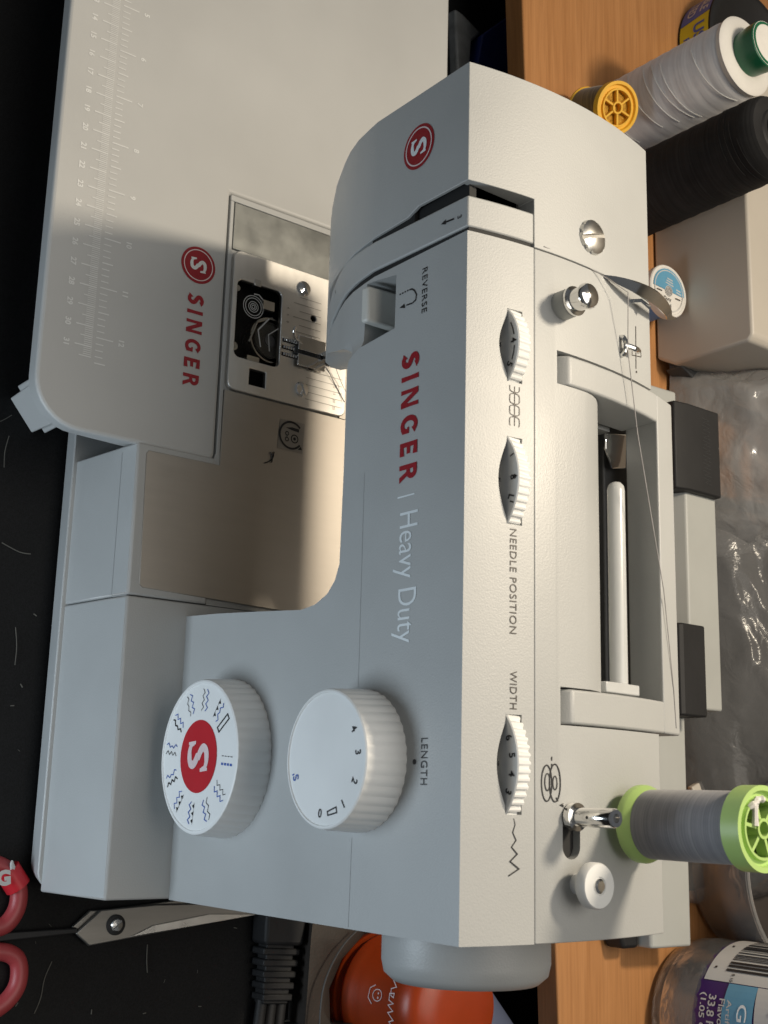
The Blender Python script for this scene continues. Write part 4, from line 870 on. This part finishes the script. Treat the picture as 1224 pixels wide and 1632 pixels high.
cd = thing('power_cord', 'black ribbed power plug and flat cords beside the machine base', 'cord', (0.0299, 0.0992, -0.0750))
k0 = V((0.0190, 0.1055, -0.0750)); k1 = V((0.0457, 0.1038, -0.0750)); dv = (k1 - k0).normalized(); sv = V((-dv.y, dv.x, 0))
pb = MB().loft([[k0 + dv * t + sv * w_ + V((0, 0, z)) for w_, z in ((-h2, .001), (h2, .001), (h2, .016), (-h2, .016))] for t, h2 in ((-.02, .013), (0, .013), (.010, .0125), (.012, .0120))]); pb.build('plug', 'rubber', cd, bevel=.003, seg=3)
rb_ = MB()
for k in range(5):
    t = .0135 + k * .0058; h2 = .0118 - .0006 * k; rb_.prism([k0 + dv * t + sv * -h2, k0 + dv * t + sv * h2, k0 + dv * (t + .0036) + sv * h2, k0 + dv * (t + .0036) + sv * -h2], (0, 0, .002), (0, 0, .014))
rb_.prism([k0 + dv * .010 + sv * -.009, k0 + dv * .010 + sv * .009, k0 + dv * .042 + sv * .008, k0 + dv * .042 + sv * -.008], (0, 0, .003), (0, 0, .0122)); rb_.build('strain_relief', 'rubber', cd, bevel=.0008)
for k in range(3):
    o_ = (k - 1) * .0062; c_ = MB().tube(smooth_path([k0 + dv * .040 + sv * o_ + V((0, 0, .0078)), k0 + dv * .07 + sv * (o_ * 1.05) + V((0, 0, .0065)), k0 + dv * .11 + sv * (o_ + .002) + V((0, 0, .0042)), k0 + dv * .2 + sv * (o_ + .006) + V((0, 0, .0042))], 6), .0031, 10); c_.build('cable', 'rubber', cd, smooth=50)

gr = thing('ribbed_grip', 'tan ribbed strip lying under the black cords', 'grip', (0.0682, 0.1156, -0.0750)); g0 = V((0.0734, 0.0821, -0.0750)); g1 = V((0.0643, 0.1385, -0.0750)); dv = (g1 - g0).normalized(); sv = V((-dv.y, dv.x, 0))
MB().prism([g0 - sv * .004, g1 - sv * .004, g1 - sv * .040 + dv * .006, g0 - sv * .04], (0, 0, .0), (0, 0, .0035)).build('base_strip', 'beige', gr, bevel=.001)
for k in range(9):
    t = .006 + .0038 * k; MB().tube([g0 - sv * t + V((0, 0, .0037)), g1 - sv * t + dv * (.001 * k) + V((0, 0, .0037))], .0013, 6).build('rib', 'beige', gr)

po = thing('dark_pouch', 'dark brown cloth pouch with pale piping beside the orange bottle', 'pouch', (0.0482, 0.1356, -0.0750))
pc = [(0.0108, 0.1210, -0.0750), (0.0118, 0.1550, -0.0750), (0.0257, 0.1592, -0.0750), (0.0386, 0.1438, -0.0750), (0.0548, 0.1351, -0.0750), (0.0780, 0.1370, -0.0750), (0.0956, 0.1507, -0.0750), (0.0924, 0.1177, -0.0750)]
MB().loft([[V((q[0], q[1], ZD)) + (V((.045, .11, ZD)) - V((q[0], q[1], ZD))) * sh_ + V((0, 0, z)) for q in pc] for sh_, z in ((0, .001), (-.04, .008), (0, .016), (.15, .021), (.45, .024))]).build('pouch_body', 'leather', po, smooth=60)
MB().tube(smooth_path([V(q) + V((0, 0, .0165)) for q in ((0.0196, 0.1450, -0.0585), (0.0297, 0.1316, -0.0585), (0.0423, 0.1225, -0.0585), (0.0549, 0.1182, -0.0585), (0.0739, 0.1171, -0.0585))], 6),   .0005, 7).build('piping', 'darkgrey', po, smooth=50)
dg_ = MB(); dg_.prism(rr_loop(.072, .125, .100, .160, ZD, .01), (0, 0, .0), (0, 0, .030)); o = dg_.build('dark_grey_case', 'darkgrey', bevel=.004, seg=3); tag(o, 'dark grey rounded plastic block at the frame edge beside the pouch', 'block')

ob = thing('orange_bottle', 'translucent orange plastic bottle with white script, behind the hand wheel', 'bottle', (.0600, .1750, ZD))
oc = (.0600, .1740, ZD); r = .0330
MB().lathe([(.004, .0005), (r * .90, .0005), (r * .97, .003), (r, .008), (r * 1.02, .012), (r * 1.02, .014), (r * .955, .0158), (r * .955, .0172), (r * 1.02, .0190), (r * 1.02, .0212), (r * .97, .0235), (r * .97, .066), (r * .93, .073), (r * .8, .078), (r * .4, .080), (.0001, .0805), (.0001, .078), (r * .8, .0755), (r * .92, .066), (r * .93, .006), (.004, .004)], oc, (0, 0, 1), 64).build('bottle_wall', 'orange', ob, smooth=50)
op = Print(lambda a, b, z=0: V((oc[0] + (r * .985) * math.sin(a / r), oc[1] - (r * .985) * math.cos(a / r), ZD + b)))
def scr(p, a0, b0, s):
    pts = [(0, 0), (.8, 1.0), (1.1, 0), (1.9, 1), (2.2, .1), (3.0, .3), (3.2, .9), (2.7, .9), (2.8, 0), (3.6, .1), (3.9, 1), (4.2, 0), (4.8, 1), (5.1, 0), (5.9, 1), (6.2, .1), (6.8, .8), (7.2, 0), (8, 1)]
    p.ribbon([(a0 + x * s, b0 + y * s) for x, y in pts], .0006)
scr(op, -.020, .060, .0042); op.ring((-.006, .050), .0030, .0005, 20, ry=.0038); op.ribbon([(-.011, .047), (-.009, .043), (-.004, .0425), (-.001, .046)], .0006); op.disc((-.0070, .0508), .0006, 8); op.disc((-.0048, .0508), .0006, 8)
op.build('white_script', 'pink_print', ob)

bt_ = MB(); bt_.tube(smooth_path([(.040, .19, ZD + .030), (.058, .203, ZD + .030), (.072, .216, ZD + .029), (.12, .26, ZD + .029)], 6), .0245, 24); bt_.tube([(.030, .183, ZD + .030), (.041, .191, ZD + .030)], [.018, .0245], 24)
o = bt_.build('blue_grey_tube', 'bluegrey', smooth=50); tag(o, 'blue grey plastic tube lying below the hand wheel, in front of the board edge', 'tube')

bx_ = MB(); bx_.prism([(-0.5871, 0.2458, -0.0750), (-0.6258, 0.2834, -0.0750), (-0.5668, 0.3019, -0.0750), (-0.5572, 0.2402, -0.0750)], (0, 0, 0), (0, 0, .012)); o = bx_.build('blue_folder', 'blue', bevel=.001); tag(o, 'dark blue folder in the gap between table and wooden board', 'folder')
gx = MB(); gx.loft([[V(q) for q in ((-0.5999, 0.2214, -0.0750), (-0.5998, 0.2304, -0.0750), (-0.5918, 0.2495, -0.0750), (-0.5804, 0.2398, -0.0750), (-0.5512, 0.2378, -0.0750), (-0.5458, 0.2248, -0.0750))], [V(q) + V((0, 0, .008)) for q in ((-0.5994, 0.2226, -0.0750), (-0.5986, 0.2298, -0.0750), (-0.5910, 0.2476, -0.0750), (-0.5809, 0.2386, -0.0750), (-0.5507, 0.2367, -0.0750), (-0.5463, 0.2260, -0.0750))]]); o = gx.build('grey_wrapper', 'grey_case', bevel=.0015); tag(o, 'crumpled pale grey wrapper lying beside the blue folder, behind the table', 'wrapper')
o.data.materials[0] = mat('wrapper', (.16, .165, .165), .4, bump=(90, .6, .002), var=(50, .35))

# ================================================================== THINGS ON THE WOODEN BOARD
def cone(label, c, r0, r1, h, mt, core_m, lines, name='thread_cone', top_m=None, top_=.0165):
    t = thing(name, label, 'thread cone', c)
    pr_ = [(r0 * .92, .004), (r0, .010)]
    for k in range(1, 24): pr_.append((r0 + (r1 - r0) * k / 24 + .00022 * math.sin(k * 2.3), .010 + (h - .014) * k / 24))
    pr_ += [(r1 * .97, h - .003), (r1 * .90, h), (r1 * .66, h + .0004)]
    MB().lathe(pr_, c, (0, 0, 1), 64).build('wound_thread', mt, t, smooth=50)
    if lines:
        lm_ = MB()
        for z0, a0, tl_ in lines:
            pts = []
            for k in range(26):
                a_ = a0 + 1.9 * k / 25; z_ = z0 + tl_ * k / 25; rr_ = r0 + (r1 - r0) * z_ / h + .0003; pts.append(V(c) + V((rr_ * math.sin(a_), -rr_ * math.cos(a_), z_)))
            lm_.tube(pts, .00016, 5)
        lm_.build('stray_wrap', top_m or 'white_print', t)
    MB().lathe([(r0 * .6, 0), (r0 * .6, .006), (r1 * .55, h), (r1 * .60, h + top_ * .6), (r1 * .60, h + top_), (r1 * .56, h + top_ + .001), (r1 * .46, h + top_ + .001), (r1 * .42, h + .005), (.002, h + .004)], c, (0, 0, 1), 48).build('core', core_m, t, smooth=40)
    return t
wc = (-.5140, .316, 0)
t = cone('tall white thread cone with a green core at the back of the board', wc, .0268, .0258, .107, 'thread_white', 'green', [(.012, -.5, .012), (.030, -.6, .016), (.044, -.5, .014), (.052, -.4, .016), (.060, -.3, .012), (.085, -.2, .013)])
MB().lathe([(.0150, .1242), (.0120, .1246)], wc, (0, 0, 1), 40).build('core_label', 'paper', t)
pr_ = Print(lambda a, b, z=0: V((wc[0] + a, wc[1] + b, .1250))); pr_.poly([(.0142 * math.cos(q), .0142 * math.sin(q)) for q in [R_(60 + 8 * k) for k in range(8)]] + [(.0122 * math.cos(q), .0122 * math.sin(q)) for q in [R_(116 - 8 * k) for k in range(8)]]); pr_.build('label_band', 'orange_print' if False else 'red_bright', t)
cp = MB().lathe([(.0256, .1040), (.0262, .1072), (.0242, .1086), (.017, .1088)], wc, (0, 0, 1), 64); cp.build('thread_shoulder', 'paper', t, smooth=50)
kc = (-.452, .318, 0)
cone('black thread cone standing between the white cone and the beige machine', kc, .0268, .0262, .126, 'thread_blackw', 'rubber', [(.100 + .005 * k, -1.2 + .5 * k, .004) for k in range(4)], top_m='rubber', top_=.0005)

ys_ = thing('thread_spool', 'small spool of olive gold thread with yellow spoked end, in front of the white cone', 'thread spool', (-.500, .245, .005))
ysc = V((0, 0, 0))
e0 = V((-0.4872, 0.2650, 0.0420)); ax_ = V((.40, -.10, .90)).normalized()
def oriented(root_fn, c, axis):
    rot = V((0, 0, 1)).rotation_difference(axis).to_matrix().to_4x4(); return Matrix.Translation(c) @ rot
tmp = thing('tmp', '', '', (0, 0, 0)); 
MB().lathe([(.0140, -.028), (.0146, -.014), (.0142, 0)], (0, 0, 0), (0, 0, 1), 40).build('wound_thread', 'thread_olive', tmp, smooth=40)
spoked_flange(tmp, (0, 0, 0), .0165, 'yellow', 6, .0045)
MB().lathe([(.0140, -.0305), (.0148, -.030), (.0148, -.0285), (.0140, -.028)], (0, 0, 0), (0, 0, 1), 40).build('flange', 'yellow', tmp)
mtx = oriented(None, e0, ax_)
for ch in list(tmp.children):
    ch.data.transform(mtx); ch.parent = None; ch.location = (0, 0, 0); attach(ch, ys_)
bpy.data.objects.remove(tmp)

rR = .052; rc = V((-.607, .386 + rR, 0)); zt_ = .031
rl_ = thing('tape_reel', 'black round tape reel with a blue and yellow label, behind the white cone', 'tape reel', rc)
MB().lathe([(.004, 0), (rR - .001, 0), (rR, .001), (rR, zt_ - .001), (rR - .002, zt_), (rR - .006, zt_), (rR - .008, zt_ - .0016), (.004, zt_ - .0016)], rc, (0, 0, 1), 96).build('reel_body', 'rubber', rl_, smooth=40)
def rl_map(off): return lambda a, b, z=0: V((rc.x + (rR + off + z) * math.sin(a / rR), rc.y - (rR + off + z) * math.cos(a / rR), b))
def band(a0, a1, sl, nm, mt_):
    p_ = Print(rl_map(.0003))
    for k in range(16):
        x0_ = a0 + (a1 - a0) * k / 16; x1_ = a0 + (a1 - a0) * (k + 1) / 16; p_.poly([(x0_, .0025), (x1_, .0025), (x1_ - sl, .0285), (x0_ - sl, .0285)])
    p_.build(nm, mt_, rl_)
band(-.060, -.0125, .004, 'blue_label', 'label_blue'); band(-.0122, .050, .004, 'yellow_label', 'label_yellow')
p_ = Print(rl_map(.0006)); p_.text('ABLE', -.0400, .0185, .020, .0075, .02); p_.text('LTED', -.0385, .0070, .020, .0075, .02); p_.build('label_text', 'label_white', rl_)
p_ = Print(rl_map(.0006)); p_.text('USE', -.0090, .0150, .021, .0100, .03); p_.text('FOR', .0000, .0060, .014, .0055, .02); p_.build('label_text', 'label_blue', rl_)
p_ = Print(lambda a, b, z=0: V((rc.x + a, rc.y + b, zt_ - .0013 + z))); p_.ring((.0215, -.0170), .0080, .0016, 32); p_.poly([(.0195, -.021), (.0235, -.013), (.0255, -.017)]); p_.disc((.0195, -.015), .0018, 12); p_.build('reel_mark', 'label_white', rl_)

gm = thing('beige_machine', 'beige boxy machine housing with a dark shaded front, behind the black cone', 'machine', (-.45, .45, 0))
fy = .352; zt = .0790
def fp_(pts): return [(x, fy, z) for x, z in pts]
MB().prism(fp_([(-.548, .001), (-.3480, .001), (-.3400, .016), (-.3400, zt - .0035), (-.3440, zt), (-.548, zt)]), (0, 0, 0), (0, .22, 0)).build('housing', 'beige', gm, bevel=.0020, seg=3)
MB().prism([(-.3400, .400, .020), (-.3230, .412, .020), (-.3230, .470, .020), (-.3400, .470, .020)], (0, 0, 0), (0, 0, .030)).build('side_bracket', 'beige', gm, bevel=.0015)
MB().prism([(-.3400, .356, .004), (-.3330, .372, .004), (-.3300, .47, .004), (-.3400, .47, .004)], (0, 0, 0), (0, 0, .014)).build('foot_rail', 'darkgrey', gm, bevel=.001)

cs_ = thing('thread_spool', 'black cotton spool with white cap and half blue label, before the beige machine', 'thread spool', (-.380, .330, 0)); c = V((-.3835, .332, 0)); h = .0290
MB().lathe([(.0150, 0), (.0150, .003), (.0110, .0035), (.0110, h - .005), (.0001, h - .005)], c, (0, 0, 1), 40).build('spool_body', 'thread_navy', cs_)
MB().lathe([(.0147, .004), (.0152, .008), (.0150, h - .006)], c, (0, 0, 1), 48).build('wound_thread', 'thread_navy', cs_)
MB().lathe([(.0120, h - .0062), (.0180, h - .006), (.0184, h - .005), (.0184, h - .0008), (.0178, h), (.0165, h), (.0160, h - .0004), (.0001, h - .0004)], c, (0, 0, 1), 56).build('cap', 'paper', cs_)
uu = V((math.cos(R_(-8)), math.sin(R_(-8)))); vv = V((-uu.y, uu.x))
cp_ = lambda zo: (lambda a, b, z=0: V((c.x + uu.x * a + vv.x * b, c.y + uu.y * a + vv.y * b, h + zo)))
th0 = R_(100)
p_ = Print(cp_(.00005)); half = [(.0156 * math.cos(q), .0156 * math.sin(q)) for q in [R_(95 + 180 * k / 24) for k in range(25)]]; p_.poly(half); p_.build('blue_label', 'sky_label', cs_)
cs_.children[-1].data.materials[0] = mat('spool_label_blue', (.10, .27, .62), .5, var=(80, .05))
p_ = Print(cp_(.00012)); p_.disc((0, 0), .0038, 20); p_.ring((0, 0), .0142, .0007, 40)
for k in range(3): p_.ribbon([(-.0050 - .0018 * k, -.004 + .0006 * k), (-.0050 - .0018 * k, .004 - .0006 * k)], .0008)
p_.ribbon([(-.002, .0075), (-.002, .0125)], .0009); p_.ribbon([(-.004, .0070), (-.004, .0115)], .0009); p_.build('label_lines', 'label_white', cs_)
p_ = Print(cp_(.00012)); p_.text('Dual', .0128, -.0045, None, .0032, .004, ang=R_(90 + 8)); p_.text('Duty', .0085, -.0040, None, .0034, .004, ang=R_(90 + 8)); p_.ribbon([(.0026, .0068), (.0020, .0120)], .0008); p_.ribbon([(.0026, -.0068), (.0032, -.0120)], .0008); p_.build('label_text', 'brown_print', cs_)
p_ = Print(cp_(.00020))
for k in range(3): p_.ring((.0, 0), .0010 + .001 * k, .0004, 16)
p_.build('spool_hole', 'brown_print', cs_)

gc = thing('grey_case', 'long light grey metal case with two black blocks, behind the carry handle', 'case', (-.13, .33, 0))
MB().prism([(0, .3060, .001), (0, .3060, .0235), (0, .3100, .0250), (0, .3400, .0262), (0, .3400, .001)], (-.315, 0, 0), (.0335, 0, 0)).build('lower_body', 'grey_case', gc, bevel=.0015, seg=3)
MB().prism([(0, .3200, .0262), (0, .3270, .0420), (0, .3570, .0420), (0, .3570, .001), (0, .342, .001), (0, .342, .0262)], (-.30, 0, 0), (-.1060, 0, 0)).build('upper_body', 'grey_case', gc, bevel=.0015, seg=3)
b1_ = MB().prism([(0, .3120, .020), (0, .3130, .0455), (0, .3245, .0475), (0, .3560, .0475), (0, .3585, .030)], (-.2990, 0, 0), (-.2415, 0, 0)).build('black_block', 'rubber', gc, bevel=.0012)
p_ = Print(lambda a, b, z=0: V((a, b, .0478))); rr2 = random.Random(3)
for k in range(9):
    x_ = -.292 + .005 * k; p_.ribbon([(x_, .338), (x_ + .001, .345), (x_ + .003, .339), (x_ + .0035, .346)], .0003)
p_.build('embossed_mark', 'darkgrey', b1_)
MB().prism([(0, .3115, .020), (0, .3120, .0445), (0, .3150, .0465), (0, .3360, .0465), (0, .3360, .0262)], (-.1570, 0, 0), (-.1010, 0, 0)).build('black_block', 'rubber', gc, bevel=.0012)
MB().prism([(.0200, .288, .003), (.034, .292, .003), (.034, .3055, .003), (.0200, .3055, .003)], (0, 0, -.002), (0, 0, .012)).build('black_foot', 'rubber', gc, bevel=.002)
p_ = Print(lambda a, b, z=0: V((a, .3060 - EPS, b))); p_.disc((.0265, .011), .0013, 14, ry=.0022); p_.build('screw_hole', 'black_print', gc)

# clear drinks bottle with a purple label
db = thing('drink_bottle', 'clear plastic drink bottle with purple and blue grape label, beside the wooden board edge', 'bottle', (.076, .371, 0)); bc_ = V((.0760, .3710, 0)); r = .0455
MB().lathe([(.004, .006), (r * .55, .002), (r * .78, .0), (r * .93, .004), (r * .99, .014), (r, .024), (r * .985, .030), (r * .995, .036), (r * .975, .042), (r * .975, .150), (r * .9, .19), (r * .86, .19), (r * .94, .150), (r * .94, .042), (r * .955, .036), (r * .945, .03), (r * .96, .024), (r * .93, .010), (.004, .009)], bc_, (0, 0, 1), 72).build('bottle_wall', 'clear_bottle', db, smooth=50)
def bm_(off): return lambda a, b, z=0: V((bc_.x + (r + off) * math.sin(a / r), bc_.y - (r + off) * math.cos(a / r), b))
def lab(a0, a1, b0, b1, off, nm, mt_, top_curve=0):
    p_ = Print(bm_(off)); n_ = 24
    for k in range(n_):
        x0_ = a0 + (a1 - a0) * k / n_; x1_ = a0 + (a1 - a0) * (k + 1) / n_; c0_ = top_curve * math.sin(k / n_ * 3); c1_ = top_curve * math.sin((k + 1) / n_ * 3); p_.poly([(x0_, b0 + c0_), (x1_, b0 + c1_), (x1_, b1), (x0_, b1)])
    return p_.build(nm, mt_, db)
lab(-.11, .11, .036, .150, -.0004, 'purple_label', 'purple'); lab(-.0275, .06, .0575, .077, .0000, 'blue_label', 'sky_label', -.002); lab(-.0275, .06, .077, .150, .0000, 'white_panel', 'label_white', .002)
lab(-.085, -.0280, .0395, .150, .0000, 'barcode_panel', 'label_white')
p_ = Print(bm_(.0004)); rb2 = random.Random(9); x_ = -.078
while x_ < -.036:
    w2 = rb2.choice((.0006, .001, .0018)); p_.poly([(x_, .052), (x_ + w2, .052), (x_ + w2, .087), (x_, .087)]); x_ += w2 + rb2.choice((.0007, .0012, .0016))
p_.text('8 10', -.0335, .0570, None, .0022, .01); p_.ribbon([(-.058, .0440), (-.036, .0440)], .0016); p_.build('barcode', 'black_print', db)
p_ = Print(bm_(.0004)); p_.text('(1.05 QT) 1 L', -.020, .0400, .040, .0050, .015); p_.text('33.8 FL OZ', -.0195, .0465, .034, .0052, .015); p_.text('Flavored', -.018, .0540, .024, .0040, .008); p_.text('Artificially', -.018, .0585, .028, .0042, .008); p_.build('label_text', 'label_white', db)
p_ = Print(bm_(.0005)); p_.text('Grape', -.0165, .0650, .036, .0085, .006); p_.build('flavour_name', 'pale_print', db)
p_ = Print(bm_(.0005)); p_.text('Pediatrician', -.008, .0870, .040, .0050, .02); p_.disc((-.0145, .0890), .0016, 4); p_.build('panel_text', 'purple', db)

# clear tub with odds and ends
ct = thing('clear_tub', 'clear curved plastic tub with a plum lid and pale stick, behind the drink bottle', 'tub', (-.005, .43, 0)); tc_ = V((-.012, .425, 0))
MB().lathe([(.003, .001), (.052, .001), (.0545, .004), (.0620, .050), (.0635, .0505), (.0635, .0520), (.0610, .0520), (.0525, .0045), (.051, .0025), (.003, .0025)], tc_, (0, 0, 1), 64).build('tub_wall', 'clear_tub', ct, smooth=40)
o = MB().lathe([(.001, .004), (.048, .004), (.050, .008), (.050, .014), (.001, .014)], tc_, (0, 0, 1), 40).build('dark_contents', 'leather', ct)
MB().lathe([(.001, 0), (.018, 0), (.018, .010), (.016, .012), (.001, .012)], tc_ + V((-.022, -.018, .024)), (.35, -.3, 1), 32).build('plum_lid', 'purple_pl', ct)
MB().prism([tc_ + V((-.052, -.055, .010)), tc_ + V((-.010, -.036, .018)), tc_ + V((-.006, -.046, .018)), tc_ + V((-.048, -.065, .010))], (0, 0, 0), (0, 0, .004)).build('pale_stick', 'beige', ct, bevel=.0008)

# clear bag with dark cloth
def heap(x0, x1, y0, y1, fn, nx, ny, nm, mt_, parent=None, smooth=70):
    vs_ = []; fs = []
    for j in range(ny + 1):
        for i in range(nx + 1):
            u_ = i / nx; v2 = j / ny; x = x0 + (x1 - x0) * u_; y = y0 + (y1 - y0) * v2; vs_.append(fn(u_, v2, x, y))
    for j in range(ny):
        for i in range(nx): k = j * (nx + 1) + i; fs.append([k, k + 1, k + nx + 2, k + nx + 1])
    me = mesh(nm, vs_, fs); return link(nm, me, mt_, parent, smooth=smooth)
def ridged(p, s):
    n_ = 0; a_ = 1
    for k in range(3): n_ += a_ * (1 - abs(noise.noise(p * s) * 2)); s *= 2.1; a_ *= .5
    return n_ / 1.75
bgt = thing('clear_bag', 'crumpled clear plastic bag of dark cloth behind the grey case', 'plastic bag', (-.14, .45, 0))
def edge(u_, v2): return min(1, 7 * u_) * min(1, 7 * (1 - u_)) * min(1, 5.5 * v2)
def f_film(u_, v2, x, y):
    e = edge(u_, v2); q = V((x * .45, y * 1.3, 0)); z = .004 + e ** .6 * (.034 + .045 * v2 + .022 * ridged(q + V((3, 1, 0)), 16) + .010 * noise.noise(q * 40))
    wx = .010 * noise.noise(V((x * 14, y * 14, 5))); return V((x + wx, y + .008 * noise.noise(V((x * 14, y * 14, 9))), max(.001, z)))
def f_film2(u_, v2, x, y):
    e = min(1, 6 * u_) * min(1, 6 * (1 - u_)) * min(1, 6 * v2); q = V((x * .6, y * 1.3, 4)); z = .003 + e ** .6 * (.040 + .055 * v2 + .030 * ridged(q, 19) + .012 * noise.noise(q * 45))
    return V((x + .010 * noise.noise(V((x * 16, y * 16, 1))), y + .010 * noise.noise(V((x * 16, y * 16, 3))), max(.001, z)))
heap(-.262, .010, .362, .62, f_film, 130, 110, 'bag_film', 'film', bgt)
heap(-.350, -.205, .360, .60, f_film2, 80, 100, 'bag_mouth', 'film_milky', bgt)
def f_cloth(u_, v2, x, y):
    e = min(1, 5 * u_) * min(1, 6 * (1 - u_)) * min(1, 5 * v2); q = V((x, y * .45, 2)); z = .001 + e ** .6 * (.026 + .040 * v2 + .018 * ridged(q, 12)); return V((x, y, z))
heap(-.262, .004, .368, .62, f_cloth, 80, 60, 'dark_cloth', 'leather', bgt)
bgt.children[-1].data.materials[0] = mat('charcoal_cloth', (.016, .0165, .019), .8, bump=(300, .3, .0006), var=(22, .5))
def f_tan(u_, v2, x, y): return V((x, y, .008 + min(1, 5 * u_) * min(1, 5 * (1 - u_)) * (.020 + .03 * v2 + .006 * noise.noise(V((x * 60, y * 12, 1))))))
heap(-.250, -.215, .372, .58, f_tan, 24, 30, 'tan_strip', 'leather', bgt)
bgt.children[-1].data.materials[0] = mat('tan_fabric', (.30, .20, .14), .7, bump=(300, .3, .0006), var=(30, .2))
